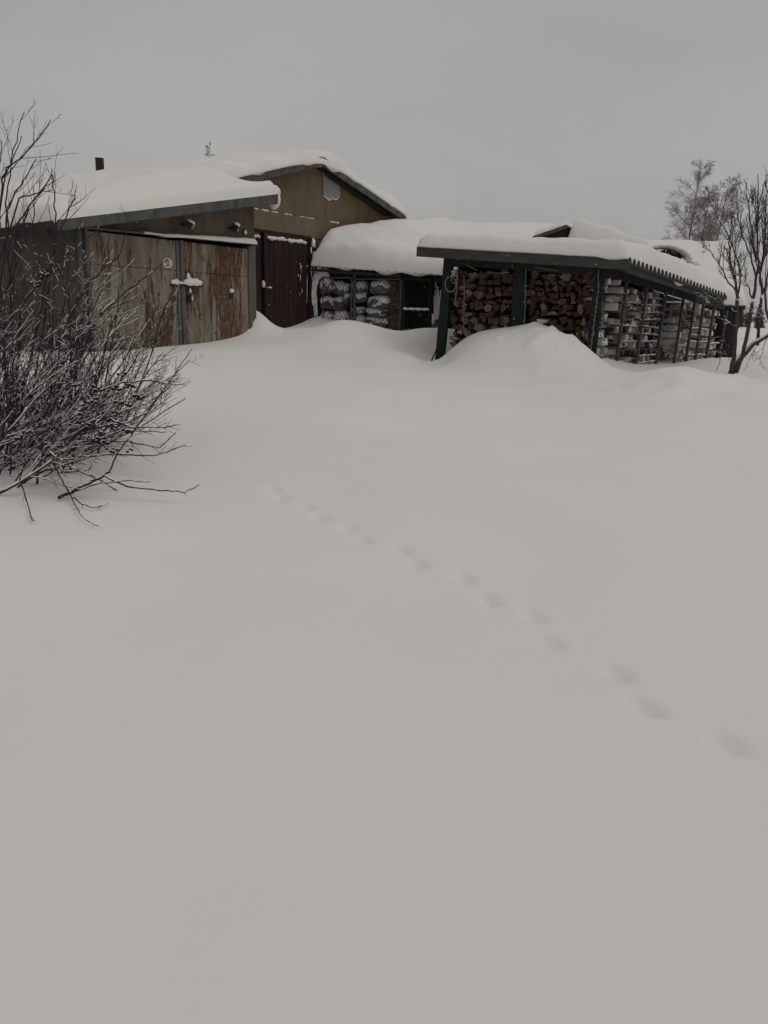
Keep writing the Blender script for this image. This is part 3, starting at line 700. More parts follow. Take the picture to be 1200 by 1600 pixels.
MB().bar(A + ln * 0.30 - UP * 0.09 , B + ln * 0.30 - UP * 0.09, 0.05, 0.10).build('beam', 'darkwood', lean)
MB().bar(A + ln * 0.02 - UP * 0.075, A.lerp(B, 0.62) + ln * 0.02 - UP * 0.07, 0.03, 0.055).build('fascia', 'darkwood', lean)
bk = MB(); bk.prism([LA + ln * 0.9 + UP * 0.4, LB + ln * 0.9 + UP * 0.4, LB + ln * 0.9 + UP * (zL1 + 0.1), LA + ln * 0.9 + UP * (zL0 + 0.05)], ln * 0.05); bk.build('dark_backing', 'black', lean)
for px in (489.5, 553, 629, 673):
    b0 = Lp_(px, 520); t0 = Lp_(px + 1, 432); b0.z = 0.6; t0.z = zL0 - 0.1
    MB().tube([b0, t0], 0.026 if px != 553 else 0.034, 8).build('post', 'darkwood' if px != 553 else 'steel', lean)
snow_cap('drift', lambda u, v: roofL(u, v) + UP * 0.02, 56, 26, 3.2, 4.0, lambda u, v: 0.36 + 0.10 * math.sin(u * 3.1) + 0.10 * v, 0.42, 'huge rounded snow drift on the lean-to against the brown gable', edges=(1, 0, 1, 0), amp=0.05, seed=7.5, lip=0.12, nf=0.9, power=2.0)
# snow plastered on the corner post beside the brown door
ms = MB()
for i in range(46):
    f_i = i / 45; c_ = Lp_(494 + 7 * math.sin(f_i * 7) * (1 - f_i) + random.uniform(-3, 3), 398 + f_i * 92); ms.ball(c_ - ln * random.uniform(0.0, 0.06), (random.uniform(0.02, 0.085) * (1.25 - f_i), 0.05, random.uniform(0.05, 0.13)), 8, 6, 0.15, (ld, ln, UP))
for i in range(16):
    c_ = Lp_(506 + random.uniform(-6, 8), 428 + random.uniform(-8, 14)); ms.ball(c_ - ln * 0.02, (random.uniform(0.04, 0.1), 0.04, random.uniform(0.03, 0.08)), 8, 6, 0.15, (ld, ln, UP))
tag(ms.build('plastered_snow', 'snow', None, True), 'snow plastered down the corner between the brown door and the wire panels', 'snow', kind='stuff')
# wire panels
def wire_panel(x0, x1, y0, y1, label):
    a, b = Lp_(x0, 475), Lp_(x1, 475); zt0, zt1 = Lp_(x0, y0).z, Lp_(x1, y0).z; zb = 0.75
    a.z = b.z = 0; t = thing('wire_panel', label, 'fence', a.lerp(b, 0.5) + UP * zb, 'wire fence panels under the lean-to')
    off = -ln * 0.05
    for (p_, q_) in ((a + UP * zb, a + UP * zt0), (b + UP * zb, b + UP * zt1), (a + UP * zt0, b + UP * zt1)):
        MB().tube([p_ + off, q_ + off], 0.017, 6).build('frame', 'steel', t)
    w = (b - a).length; m_ = MB(); step = 0.085
    def clip(x, z, dx, dz):
        L = 4.0; pts = []
        t0, t1 = -1e9, 1e9
        for c0, dd, lo, hi in ((x, dx, 0, w), (z, dz, zb, min(zt0, zt1))):
            ta, tb = (lo - c0) / dd, (hi - c0) / dd
            if ta > tb: ta, tb = tb, ta
            t0, t1 = max(t0, ta), min(t1, tb)
        return (t0, t1) if t1 > t0 else None
    k = -30
    while k < 60:
        for sg_ in (1, -1):
            x = k * step; r_ = clip(x, zb, 0.62 * sg_, 0.78)
            if r_:
                pa_ = a + ld * (x + 0.62 * sg_ * r_[0]) + UP * (zb + 0.78 * r_[0]) + off + ln * 0.003 * sg_; pb_ = a + ld * (x + 0.62 * sg_ * r_[1]) + UP * (zb + 0.78 * r_[1]) + off + ln * 0.003 * sg_
                m_.tube([pa_, pb_], 0.0034, 3, False)
        k += 1
    tag(m_.build('wire_mesh', 'iron', t), kind='stuff')
wire_panel(506, 550, 434, 520, 'narrow chain-link panel beside the snow-plastered corner post')
wire_panel(555, 627, 436, 520, 'wide chain-link panel in front of the snow-dusted sacks')
# sacks
SK = [(512, 447, 20, 20), (512, 473, 20, 16), (535, 451, 23, 18), (531, 474, 21, 19), (534, 498, 24, 20), (513, 500, 20, 22),
      (563, 449, 22, 16), (563, 465, 21, 14), (596, 449, 31, 18), (594, 474, 32, 20), (562, 486, 18, 11), (590, 489, 33, 14), (562, 502, 20, 16), (590, 504, 32, 16), (545, 466, 10, 14)]
lab = ['topmost sack behind the narrow wire panel beside the plastered post', 'sack second from the top beside the plastered post', 'upper sack next to the pipe post in the narrow panel', 'middle sack next to the pipe post in the narrow panel',
       'lowest sack next to the pipe post in the narrow panel', 'lowest sack beside the plastered post', 'top sack just right of the grey pipe post', 'second sack down just right of the grey pipe post', 'top sack of the wide stack beside the brown bricks',
       'second sack of the wide stack beside the brown bricks', 'thin dark sack just right of the pipe post at mid height', 'flattened third sack of the wide stack beside the bricks', 'lowest sack just right of the grey pipe post', 'lowest sack of the wide stack half in the snow', 'small upright sack squeezed against the grey pipe post']
def sack_mesh(seed):
    r_ = random.Random(seed); mb = MB(); k, rg = 14, 9
    vs = []; fs = []
    for i in range(rg + 1):
        b = -math.pi / 2 + math.pi * i / rg
        for q in range(k):
            a = 2 * math.pi * q / k
            sp = lambda t, e: math.copysign(abs(t) ** e, t)
            x = 0.5 * sp(math.cos(a), 0.6) * sp(math.cos(b), 0.5); y = 0.5 * sp(math.sin(a), 0.6) * sp(math.cos(b), 0.5); z = 0.5 * sp(math.sin(b), 0.55)
            f = 1 + 0.10 * math.sin(3 * a + seed) * math.cos(b * 2) + 0.07 * math.sin(5 * b + 2 * a + seed * 3) + r_.uniform(-0.035, 0.035)
            vs.append((x * f, y * f, z * f + 0.04 * math.sin(x * 6 + seed)))
    for i in range(rg):
        for q in range(k): fs.append((i * k + q, i * k + (q + 1) % k, (i + 1) * k + (q + 1) % k, (i + 1) * k + q))
    me = bpy.data.meshes.new('sack'); me.from_pydata(vs, [], fs); me.materials.append(M['sack']); me.polygons.foreach_set('use_smooth', [True] * len(fs)); return me
rotL = Matrix((ld, ln, UP)).transposed().to_quaternion()
for i, (x, y, w, h) in enumerate(SK):
    c_ = Lp_(x, y, 0.17 + random.uniform(-0.03, 0.03)); sc_ = 17.0 / 1240
    o = place('sack', sack_mesh(i * 1.7), c_, rotL @ Quaternion((0, 1, 0), random.uniform(-0.22, 0.22)) @ Quaternion((0, 0, 1), random.uniform(-0.35, 0.35)), None, (w * sc_ * 1.12, 0.36, h * sc_ * 1.16))
    tag(o, 'snow-dusted ' + lab[i], 'sack', 'sacks stacked behind the wire panels')
# old bricks between the panels and the barred gate
bm = MB().bar(V(-0.11, 0, 0), V(0.11, 0, 0), 0.15, 0.085, j=0.012); bo = bm.build('brick_pattern', 'rubble'); bme = bo.data; bpy.data.objects.remove(bo)
pil = thing('brick_pile', 'ragged column of old brown bricks between the sacks and barred gate', 'bricks', Lp_(619, 520) + UP * 0.0)
for r_ in range(13):
    for c_i in range(2):
        x = 614 + c_i * 10 + random.uniform(-2, 2); y = 520 - r_ * 6.2
        p = Lp_(x, y, 0.14 + random.uniform(-0.04, 0.04))
        place('brick', bme, p, rotL @ Quaternion((0, 1, 0), random.uniform(-0.25, 0.25)) @ Quaternion((0, 0, 1), random.uniform(-0.6, 0.6)), pil, (random.uniform(0.6, 1.05), 1, random.uniform(0.8, 1.05)))
# barred gate
a, b = Lp_(632, 475) - ln * 0.06, Lp_(672, 475) - ln * 0.06; a.z = b.z = 0
zt, zmid, zb = Lp_(650, 436).z, Lp_(650, 485).z, 0.85
gt = thing('barred_gate', 'narrow iron gate of upright bars with snow on its middle rail', 'gate', a.lerp(b, 0.5) + UP * zb)
for z, h in ((zt, 0.03), (zmid, 0.035), (zb + 0.12, 0.03)): MB().bar(a + UP * z, b + UP * z, 0.025, h).build('rail', 'iron', gt)
for i in range(13):
    p = a.lerp(b, i / 12); MB().tube([p + UP * zb, p + UP * (zt + 0.0)], 0.008 if 0 < i < 12 else 0.018, 6).build('bar', 'iron', gt)
sn = MB(); sn.tube([a.lerp(b, i / 14) + UP * (zmid + 0.028 + 0.006 * math.sin(i * 2.1)) - ln * 0.01 for i in range(15)], [0.024 + 0.006 * math.sin(i * 1.7) for i in range(15)], 7); sn.build('snow', 'snow', gt, True)
# things leaning in the dark between gate and woodshed
mt = MB()
for i in range(9):
    p = Lp_(679 + random.uniform(-1, 10), 520, 0.25); q = Lp_(678 + random.uniform(0, 12), 440 + random.uniform(0, 30), 0.45); p.z = 0.8
    mt.tube([p, q], random.uniform(0.012, 0.03), 5)
tag(mt.build('scrap_timber', M['sack']), 'snow-dusted scrap poles leaning between barred gate and woodshed', 'timber', kind='stuff')
sk = place('sack', sack_mesh(33), Lp_(674, 503, 0.1), rotL, None, (0.13, 0.2, 0.28)); tag(sk, 'small pale sack standing at the foot of the barred gate', 'sack', 'sacks stacked behind the wire panels')
bkp = Lp_(617, 523) - ln * 0.5; bkp.z = gz(bkp.x, bkp.y) + 0.015
bb = MB().bar(bkp - ld * 0.07, bkp + ld * 0.07, 0.06, 0.05).build('half_brick', 'rubble'); tag(bb, 'lone brick end poking from the snow before the sacks', 'brick')

# ------------------------------------------------------------------ woodshed
FL = onp(652, 393, WL - fin * 0.32, fin); FR = onp(983, 413, WC - fin * 0.32, fin)
fl_z, fr_z = FL.z, FR.z
sn_pl = V(-e2.y, e2.x, 0)
BR = onp(1136, 463, FR, sn_pl); side_len = (V(BR.x, BR.y, 0) - V(FR.x, FR.y, 0)).length
BL = FL + e2 * side_len; BL.z = fl_z - 0.12
shed = thing('woodshed', 'green-trimmed open woodshed with corrugated roof under thick snow', 'shed', WC.lerp(WL, 0.5) + e2 * 1.5 + UP * 0.6)
roofW = quadf(FL + UP * 0.06 - fin * 0, FR + UP * 0.06, BR + UP * 0.0, BL + UP * 0.06)
mw = MB(); nu, nvv = 3, 330
def wavez(v): return 0.052 * math.sin(v * side_len / 0.155 * 2 * math.pi)
for layer in (0, 1):
    for j in range(nvv + 1):
        for i in range(nu + 1): mw.v.append(roofW(i / nu, j / nvv) + UP * (wavez(j / nvv) if not layer else -0.075))
N = (nu + 1) * (nvv + 1)
for j in range(nvv):
    for i in range(nu):
        a = j * (nu + 1) + i; mw.f += [(a, a + 1, a + nu + 2, a + nu + 1), (N + a, N + a + nu + 1, N + a + nu + 2, N + a + 1)]
    a = j * (nu + 1) + nu; mw.f.append((a, a + nu + 1, N + a + nu + 1, N + a))
    a = j * (nu + 1); mw.f.append((a, N + a, N + a + nu + 1, a + nu + 1))
for i in range(nu): mw.f.append((i, i + 1, N + i + 1, N + i))
mw.build('roof', 'slate', shed)
# front fascia in two boards, side boards, beams
fd = (FR - FL).normalized()
mid = FL.lerp(FR, 0.46)
for a, b, o in ((FL, mid, 0.0), (mid + fd * 0.004, FR, 0.008)):
    p_ = [a - UP * 0.085, b - UP * 0.085 + UP * 0.0, b + UP * 0.075, a + UP * 0.075]
    MB().prism([q - fin * (0.035 + o) for q in p_], fin * 0.03).build('fascia', 'greenboard', shed)
MB().bar(FR - fd * 0.06 + e2 * 0.02 - UP * 0.06, BR - fd * 0.06 - UP * 0.09, 0.03, 0.12).build('side_board', 'greenboard', shed)
tl = lambda p, h: V(p.x, p.y, h)
def roofz(p):
    rel = V(p.x, p.y, 0) - V(FL.x, FL.y, 0); a1 = V(FR.x - FL.x, FR.y - FL.y, 0); det = a1.x * e2.y - a1.y * e2.x
    u = (rel.x * e2.y - rel.y * e2.x) / det; v = (a1.x * rel.y - a1.y * rel.x) / det / side_len
    return roofW(u, v).z
MB().bar(tl(WL + e1 * 0.05, roofz(WL) - 0.17), tl(WC - e1 * 0.05, roofz(WC) - 0.17), 0.09, 0.13).build('beam', 'darkwood', shed)
SE = onp(1128, 500, WC, sn_pl); SE.z = 0
MB().bar(tl(WC, roofz(WC) - 0.14), tl(SE, roofz(SE) - 0.14), 0.07, 0.12).build('beam', 'darkwood', shed)
# posts
def post(a, b, w, m): return MB().bar(a, b, w, 0.10, side=e1, j=0.006).build('post', m, shed)
p = onp(687, 560, WL, fin); q = onp(701, 412, WL, fin); post(p - UP * 0.25 + (p - q) * 0.05, q, 0.17, 'green')
p = onp(808, 510, WL, fin); q = onp(815, 417, WL, fin); post(p - UP * 0.5, q, 0.20, 'green')
p = onp(922, 560, WC, fin); q = onp(938, 425, WC, fin); post(p - UP * 0.3, q, 0.16, 'green')
# near-black backing sheets painting the shade behind the stacks, and an end wall
MB().prism([tl(WC + fin * 0.62 + e1 * 0.35, 0.3), tl(WL + fin * 0.62, 0.3), tl(WL + fin * 0.62, roofz(WL) - 0.05), tl(WC + fin * 0.62 + e1 * 0.35, roofz(WC) - 0.08)], fin * 0.04).build('dark_backing', 'black', shed)
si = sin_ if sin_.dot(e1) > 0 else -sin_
MB().prism([tl(WC + si * 0.55 + e2 * 0.7, 0.3), tl(SE + si * 0.55, 0.3), tl(SE + si * 0.55, roofz(SE) - 0.1), tl(WC + si * 0.55 + e2 * 0.7, roofz(WC) - 0.1)], si * 0.04).build('dark_backing', 'black', shed)
MB().prism([tl(SE + e2 * 0.03, 0.3), tl(SE + e2 * 0.03 + si * 1.8, 0.3), tl(SE + e2 * 0.03 + si * 1.8, roofz(SE) - 0.1), tl(SE + e2 * 0.03, roofz(SE) - 0.1)], e2 * 0.04).build('end_wall', 'darkwood', shed)
MB().prism([tl(WL + e1 * 0.02, 0.3), tl(WL + e1 * 0.02 + e2 * 2.6, 0.3), tl(WL + e1 * 0.02 + e2 * 2.6, roofz(WL) - 0.15), tl(WL + e1 * 0.02, roofz(WL) - 0.5)], e1 * 0.03).build('end_wall', 'darkwood', shed) if False else None
# split logs
def log_mesh(i, m):
    r_ = random.Random(100 + i); kind = i % 5
    if kind == 0: pts = [(-.5, -.35), (.5, -.38), (.32, .2), (0, .5), (-.3, .28)]
    elif kind == 1: pts = [(-.5, -.3), (-.1, -.5), (.45, -.3), (.5, .15), (.1, .5), (-.42, .3)]
    elif kind == 2: pts = [(-.5, -.4), (.5, -.4), (.15, .45), (-.15, .48)]
    elif kind == 3: pts = [(-.5, -.2), (-.15, -.48), (.5, -.1), (.3, .3), (-.05, .2), (-.3, .5)]
    else: pts = [(-.5, .05), (-.2, -.45), (.4, -.42), (.5, .25), (-.05, .48)]
    pts = [(x + r_.uniform(-.1, .1), z + r_.uniform(-.1, .1)) for x, z in pts]
    n = len(pts); vs = []; fs = []
    for y, s_ in ((-0.5, 0.93), (-0.47, 1.0), (0.5, 0.97)):
        for x, z in pts: vs.append((x * s_, y + (r_.uniform(-.02, .02) if y < -.4 else 0), z * s_))
    fs.append(tuple(range(n)))
    for l in (0, 1):
        for k in range(n): fs.append((l * n + k, (l + 1) * n + k, (l + 1) * n + (k + 1) % n, l * n + (k + 1) % n))
    me = bpy.data.meshes.new('split_log'); me.from_pydata(vs, [], fs); me.materials.append(M[m]); return me
LM = [log_mesh(i, 'log') for i in range(15)]; LMD = [log_mesh(i + 40, 'log_dust') for i in range(15)]; LMT = [log_mesh(i, 'log_dust') for i in (50, 52, 55, 57, 60, 62, 65, 67)]
def rot_for(xd, yd): return Matrix((xd, yd, xd.cross(yd))).transposed().to_quaternion()
rf = rot_for(-e1, fin)
logs = []
LINFO = {}
def front_bay(t0, t1, zt, bay, group):
    z = 0.66; row = 0; nrow = 0
    while z < zt:
        h = random.uniform(0.095, 0.145); t = t0 + random.uniform(0, 0.06); nrow += 1
        while t < t1 - 0.05:
            w = min(random.choice((random.uniform(0.075, 0.12), random.uniform(0.11, 0.2))), t1 - t); hh = h * random.uniform(0.72, 1.2)
            c_ = WC + e1 * (t1 + t0 - t - w / 2); zz = z + hh / 2 + random.uniform(-0.018, 0.022)
            cc = c_ + fin * (0.10 + random.uniform(-0.05, 0.10)); t += w * random.uniform(0.95, 1.1)
            g_ = gz(cc.x, cc.y)
            if zz + hh / 2 < g_ + 0.03: continue
            dusty = zz < g_ + 0.2 and random.random() < 0.22
            o = place('split_log', random.choice(LMD if dusty else LM), tl(cc + fin * 0.2, zz), rf @ Quaternion((0, 1, 0), random.choice((0, math.pi, 1.3, random.uniform(-.9, .9), random.uniform(-.9, .9)))) @ Quaternion((0, 0, 1), random.uniform(-0.22, 0.22)) @ Quaternion((1, 0, 0), random.uniform(-0.12, 0.12)), None, (w * 1.06, 0.4, hh * 1.08))
            tag(o, 'x', 'firewood', group); logs.append(o); LINFO[o.name] = (bay, nrow, -cc.dot(e1), dusty)
        z += h * 0.96
tm = (onp(811, 460, WL, fin) - WC).dot(e1)
ztop = onp(760, 432, WL, fin).z; ztop2 = onp(870, 428, WC, fin).z
front_bay(tm + 0.10, w_len - 0.07, ztop, 'stack left of middle green post', 'split logs in the bay between left and middle posts')
front_bay(0.10, tm - 0.09, ztop2, 'stack right of middle green post', 'split logs in the bay between middle and corner posts')
# lattice racks on the long side
SPX = [(932, 'green'), (965, 'slat'), (996, 'slat'), (1029, 'slat'), (1057, 'slat'), (1076, 'slat'), (1091, 'slat'), (1108, 'slat'), (1127, 'slat')]
SP = []
for i, (px, m) in enumerate(SPX):
    p = onp(px, 500, WC, sn_pl); p.z = 0; SP.append((p - WC).dot(e2))
    if i:
        j = random.uniform(-0.04, 0.04)
        b0 = tl(p + e2 * j - si * 0.045, 0.42); t0 = tl(p + e2 * (0.10 + j) - si * 0.045, roofz(p) - 0.2)
        MB().bar(b0, t0, 0.055, 0.045, side=e2, j=0.004).build('post', 'slat', shed)
slat_me = None
rs = rot_for(e2, si)
sl_mb = MB().bar(V(-0.5, 0, 0), V(0.5, 0, 0), 0.045, 0.016); so_ = sl_mb.build('slat_pattern', 'slat', None, False, (0, 0, 0)); slat_me = so_.data; bpy.data.objects.remove(so_)
ss_mb = MB(); ss_mb.tube([V(-0.5 + i / 10, 0, 0.008 * math.sin(i * 1.9)) for i in range(11)], [0.008] + [0.014 + 0.005 * math.sin(i * 2.7) for i in range(9)] + [0.008], 6)
ss_o = ss_mb.build('snow_pattern', 'snow', None, True, (0, 0, 0)); ss_me = ss_o.data; bpy.data.objects.remove(ss_o)
side_total = []
BAYN = ['first', 'second', 'third', None, 'fifth', 'sixth', 'seventh', 'eighth']
stuff_logs = MB()
for bay in range(8):
    a, b = SP[bay] + (0.05 if bay == 0 else 0.025), SP[bay + 1] - 0.025
    pm = WC + e2 * ((a + b) / 2); zt = roofz(pm) - 0.30; w = b - a; far = bay >= 6
    z = 0.50 + random.uniform(0, 0.12); rowh = random.uniform(0.125, 0.15); nrow = 0
    while z < zt:
        nrow += 1
        hide = gz((pm - si * 0.1).x, (pm - si * 0.1).y) > z + rowh
        opening = bay == 3
        if not hide and random.random() < (0.8 if bay in (1, 2) else 0.6) and not (bay == 0 and random.random() < (0.85 if z > 1.15 else 0.5)) and not (opening and random.random() < 0.55 and z > 1.0):
            c_ = tl(pm - si * 0.03, z)
            so_ = place('slat', slat_me, c_, rs @ Quaternion((0, 1, 0), random.uniform(-0.06, 0.06)), shed, (w, 1, 1))
            if not opening and random.random() < 0.7:
                so2 = bpy.data.objects.new('snow', ss_me); C.objects.link(so2); so2.parent = so_; so2.location = (0, -0.004, 0.014); so2.scale = (0.98, 1.0, random.uniform(0.7, 1.3))
        if not hide and not opening:
            t = a; 
            while t < b - 0.06:
                lw = min(random.uniform(0.09, 0.19), b - t); hh = rowh * random.uniform(0.68, 1.02)
                if random.random() < (0.90 if bay else 0.74):
                    cc = tl(WC + e2 * (t + lw / 2) + si * (0.22 + random.choice((0, 0, 0.05, 0.12)) + random.uniform(-0.04, 0.05)), z + 0.012 + hh / 2)
                    o = place('split_log', random.choice(LMT if random.random() < 0.8 else LMD), cc, rs @ Quaternion((0, 1, 0), random.choice((0, 0, 0, math.pi))) @ Quaternion((0, 0, 1), random.uniform(-0.2, 0.2)), None, (lw * 1.0, 0.4, hh))
                    tag(o, 'x', 'firewood', f'split logs in the {BAYN[bay]} lattice bay'); logs.append(o); LINFO[o.name] = (f'{BAYN[bay]} lattice bay', nrow, cc.dot(e2), True)
                t += lw
        z += rowh * random.uniform(0.96, 1.04)
# beyond 300 logs the smallest ones go into one mass
if len(logs) > 296:
    key = sorted(logs, key=lambda o: (WLOC[o.name] - _O).length / max(o.scale.x * o.scale.z, 1e-4) ** 0.5)
    mm = {'log': MB(), 'log_dust': MB()}
    for o in key[296:]:
        mtx = Matrix.LocRotScale(o.location, o.rotation_quaternion, o.scale)
        mm[ 'log_dust' if o.data.materials[0] == M['log_dust'] else 'log'].add([mtx @ v.co for v in o.data.vertices], [tuple(p.vertices) for p in o.data.polygons])
        logs.remove(o); bpy.data.objects.remove(o)
    for k_, x in mm.items():
        if x.v: tag(x.build('split_logs', k_), 'further split logs in the far lattice bays of the woodshed' if k_ == 'log_dust' else 'further bare split logs among the stacks of the woodshed', 'firewood', kind='stuff')
ORD = 'zeroth first second third fourth fifth sixth seventh eighth ninth tenth eleventh twelfth thirteenth fourteenth fifteenth sixteenth seventeenth eighteenth nineteenth twentieth'.split()
bays = {}
for o in logs: bays.setdefault(LINFO[o.name][0], {}).setdefault(LINFO[o.name][1], []).append(o)
for bn, rows in bays.items():
    for r_i, rk in enumerate(sorted(rows, reverse=True)):
        for c_i, o in enumerate(sorted(rows[rk], key=lambda o: LINFO[o.name][2])):
            look = 'snow-dusted' if LINFO[o.name][3] else 'reddish'
            o['label'] = f'{look} split log, {ORD[c_i + 1]} from left, {ORD[r_i + 1]} row from top, {bn}'
# snow on the woodshed roof
def wT(u, v): return 0.29 + 0.06 * min(1, v * 3) + 0.06 * u
snow_cap('roof_snow', lambda u, v: roofW(0.008 + 0.988 * u, -0.012 + 1.008 * v) - UP * (0.035 if v > 0.005 else -0.045), 70, 60, 3.5, side_len, wT, 0.16, 'thick snow blanket on the corrugated woodshed roof', amp=0.035, seed=11.0, lip=0.07, nf=1.2)
# light strings hanging from the front and side, each a wire with small frosted lamps
def light_string(pts, label, dens=26, spread=0.04):
    t = thing('light_string', label, 'light string', pts[-1], 'frosted light strings on the woodshed')
    MB().tube(pts, 0.006, 4).build('wire', 'cable', t)
    L = MB(); n = len(pts)
    for i in range(dens):
        f = random.uniform(0.15, 1) * (n - 1); k = min(int(f), n - 2); p = pts[k].lerp(pts[k + 1], f - k)
        a = random.uniform(0, 6.28); dr_ = V(math.cos(a), math.sin(a) * 0.5, random.uniform(-0.6, 0.5)).normalized()
        L.tube([p, p + dr_ * random.uniform(0.5, 1) * spread, p + dr_ * spread * 1.2 - UP * 0.01], [0.004, 0.006, 0.003], 4)
    tag(L.build('lamps', 'cable', t), kind='stuff')
def fpx(x, y, f=-0.09): return onp(x, y, WC + fin * f, fin)
light_string([fpx(725 + 0.4 * math.sin(i), 432 + i * 14.5) for i in range(7)], 'pale light string hanging across the log stack right of the left post', 34, 0.05)
light_string([fpx(822 - i * 0.3, 418 + i * 11) for i in range(9)], 'pale light string hanging down beside the middle green post', 22, 0.03)
light_string([fpx(936 - i * 1.6 + (3 if i > 1 else 0), 421 + i * 12.5, -0.12) for i in range(12)], 'pale light string hanging down the corner post', 30, 0.03)
def spx(x, y, f=-0.09): return onp(x, y, WC + si * f, sn_pl)
light_string([spx(941 - i * 0.3, 470 + i * 9) for i in range(12)], 'frosted light string over the first lattice bay', 60, 0.07)
light_string([spx(1031 - i * 1.6, 455 + i * 12) for i in range(10)], 'frosted light string between third bay and dark opening', 44, 0.05)
light_string([spx(1052 - i * 1.2, 455 + i * 11) for i in range(10)], 'frosted light string inside the dark opening of the lattice', 40, 0.05)
# hanging cable loop on the left post, fallen batten, cables under the front beam
def loop(cx, cy, rx, ry, n=18): return [fpx(cx + rx * math.sin(2 * math.pi * i / n), cy - ry * math.cos(2 * math.pi * i / n), -0.13 - 0.01 * math.sin(i)) for i in range(n + 1)]
cb = thing('cable_coil', 'pale cable looped over the top of the left green post', 'cable', fpx(704, 455, -0.13))
MB().tube(loop(704, 444, 8.5, 12), 0.009, 5).build('loop', 'cable', cb); MB().tube(loop(710, 434, 5, 9), 0.008, 5).build('loop', 'cable', cb)
MB().tube([fpx(714, 418, -.13), fpx(714, 440, -.13), fpx(711.5, 474, -.13)], 0.008, 5).build('tail', 'cable', cb)
mbq = MB(); mbq.ball(fpx(711, 475, -.13), 0.02, 7, 5); mbq.build('plug', 'cable', cb)
mr = MB().prism([fpx(706, 423, -.12), fpx(713, 423, -.12), fpx(711, 427, -.12), fpx(705, 433, -.12)], fin * 0.01).build('rag', 'white', cb)
for i, (pts, lb) in enumerate((([(729, 413), (736, 418), (745, 422)], 'thin cable drooping under the front board beside the left post'), ([(762, 426), (780, 427), (796, 425)], 'thin slack cable under the front board before the middle post'), ([(835, 418), (850, 420), (872, 423)], 'thin cable along the beam right of the middle post'))):
    tag(MB().tube([fpx(x, y, -0.1) for x, y in pts], 0.006, 4).build('cable', 'cable'), lb, 'cable')
st = MB().tube([fpx(671, 571, -0.15), fpx(684, 541, -0.15), fpx(697, 517, -0.1)], [0.014, 0.013, 0.012], 6).build('stick', 'darkwood'); tag(st, 'thin dark stick leaning against the left green post', 'stick')
# scraps on the beam at the left end
mt = MB()
for i in range(6):
    p = fpx(700 + i * 4.5, 417, 0.02); q = fpx(702 + i * 4.5, 408 + random.uniform(-2, 3), 0.02); mt.bar(p, q, 0.06, 0.05, side=e1, j=0.01)
mt.bar(fpx(697, 424, 0.02), fpx(730, 428, 0.02), 0.1, 0.09)
tag(mt.build('rafter_ends', 'darkwood'), 'dark broken rafter ends on top of the left green post', 'timber', kind='stuff')

# ------------------------------------------------------------------ roofs behind
def back_roof(name, q, T, r, label, wall_label, seed, wallm='darkwood', edges=(1, 1, 1, 1)):
    t = thing(name, wall_label, 'shed', (q[0] + q[1] + q[2] + q[3]) / 4 * 1.0)
    mbx = MB(); lo = [tl(p, 0.2) for p in q]; hi = [p - UP * 0.05 for p in q]
    mbx.hexa([l.lerp((lo[0] + lo[2]) / 2, 0.06) for l in lo] + [h_.lerp((hi[0] + hi[2]) / 2, 0.06) for h_ in hi]); mbx.build('wall', wallm, t)
    mbx = MB(); mbx.hexa([p - UP * 0.045 for p in q] + [p + UP * 0.01 for p in q]); mbx.build('roof', 'slate', t)
    snow_cap('roof_snow', quadf(*[p + UP * 0.012 for p in q]), 30, 30, (q[1] - q[0]).length, (q[2] - q[1]).length, T, r, label, edges=edges, amp=0.04, seed=seed, lip=0.03)
    return t
q = [at(640, 395, 17.9), at(905, 396, 17.6), at(905, 366, 21.5), at(640, 360, 21.5)]
back_roof('rear_shed', q, 0.27, 0.3, 'long low snow blanket behind the woodshed roof', 'low rear shed hidden behind the woodshed', 3.3)
# small shed with dark gable
gp = [at(836, 371, 17.1), at(888, 353, 17.1), at(890, 400, 17.1), at(836, 400, 17.1)]
tg = thing('small_shed', 'small dark gabled shed poking above the woodshed roof', 'shed', tl(gp[1], 0.3))
back = V(0.35, 0.94, 0)
rid = gp[1]; eav_l = gp[0]; eav_r = at(1020, 396, 16.6)
MB().prism([tl(eav_l, 0.3), tl(at(886, 400, 17.1), 0.3), rid - UP * 0.06 - _X * 0.02, eav_l - UP * 0.02], back * 2.4).build('wall', 'darkwood', tg)
MB().prism([tl(rid, 0.3) + back * 0.5, tl(eav_r, 0.3) + back * 0.5, eav_r - UP * 0.06 + back * 0.5, rid - UP * 0.06 + back * 0.5], back * 1.9).build('wall', 'darkwood', tg)
fx = back * -0.22
MB().prism([eav_l + fx - UP * 0.05, rid + fx - UP * 0.05, rid + fx, eav_l + fx], back * 2.7).build('roof', 'darkwood', tg)
MB().prism([rid - fx * 1.2 - UP * 0.05, eav_r - fx * 1.2 - UP * 0.05, eav_r - fx * 1.2, rid - fx * 1.2], back * 2.2).build('roof', 'darkwood', tg)
MB().bar(eav_l + fx * 1.05 - UP * 0.035, rid + fx * 1.05 - UP * 0.035, 0.02, 0.07).build('fascia', 'slat', tg)
snow_cap('roof_snow', quadf(eav_l + fx, rid + fx, rid + fx + back * 2.6, eav_l + fx + back * 2.6), 14, 16, 0.8, 2.6, 0.10, 0.12, 'narrow snow strip on the left slope of the small dark gable', amp=0.02, seed=5.1, lip=0.02)
snow_cap('roof_snow', quadf(rid + fx * 0.3 - UP * 0.30 + _X * 0.02, eav_r + fx - UP * 0.30, eav_r + back * 2.6 - UP * 0.25, rid + back * 2.6 - UP * 0.25), 34, 24, 2.0, 2.6, 0.50, 0.18, 'sloping snow shoulder right of the small dark gable', amp=0.04, seed=8.8, lip=0.05)
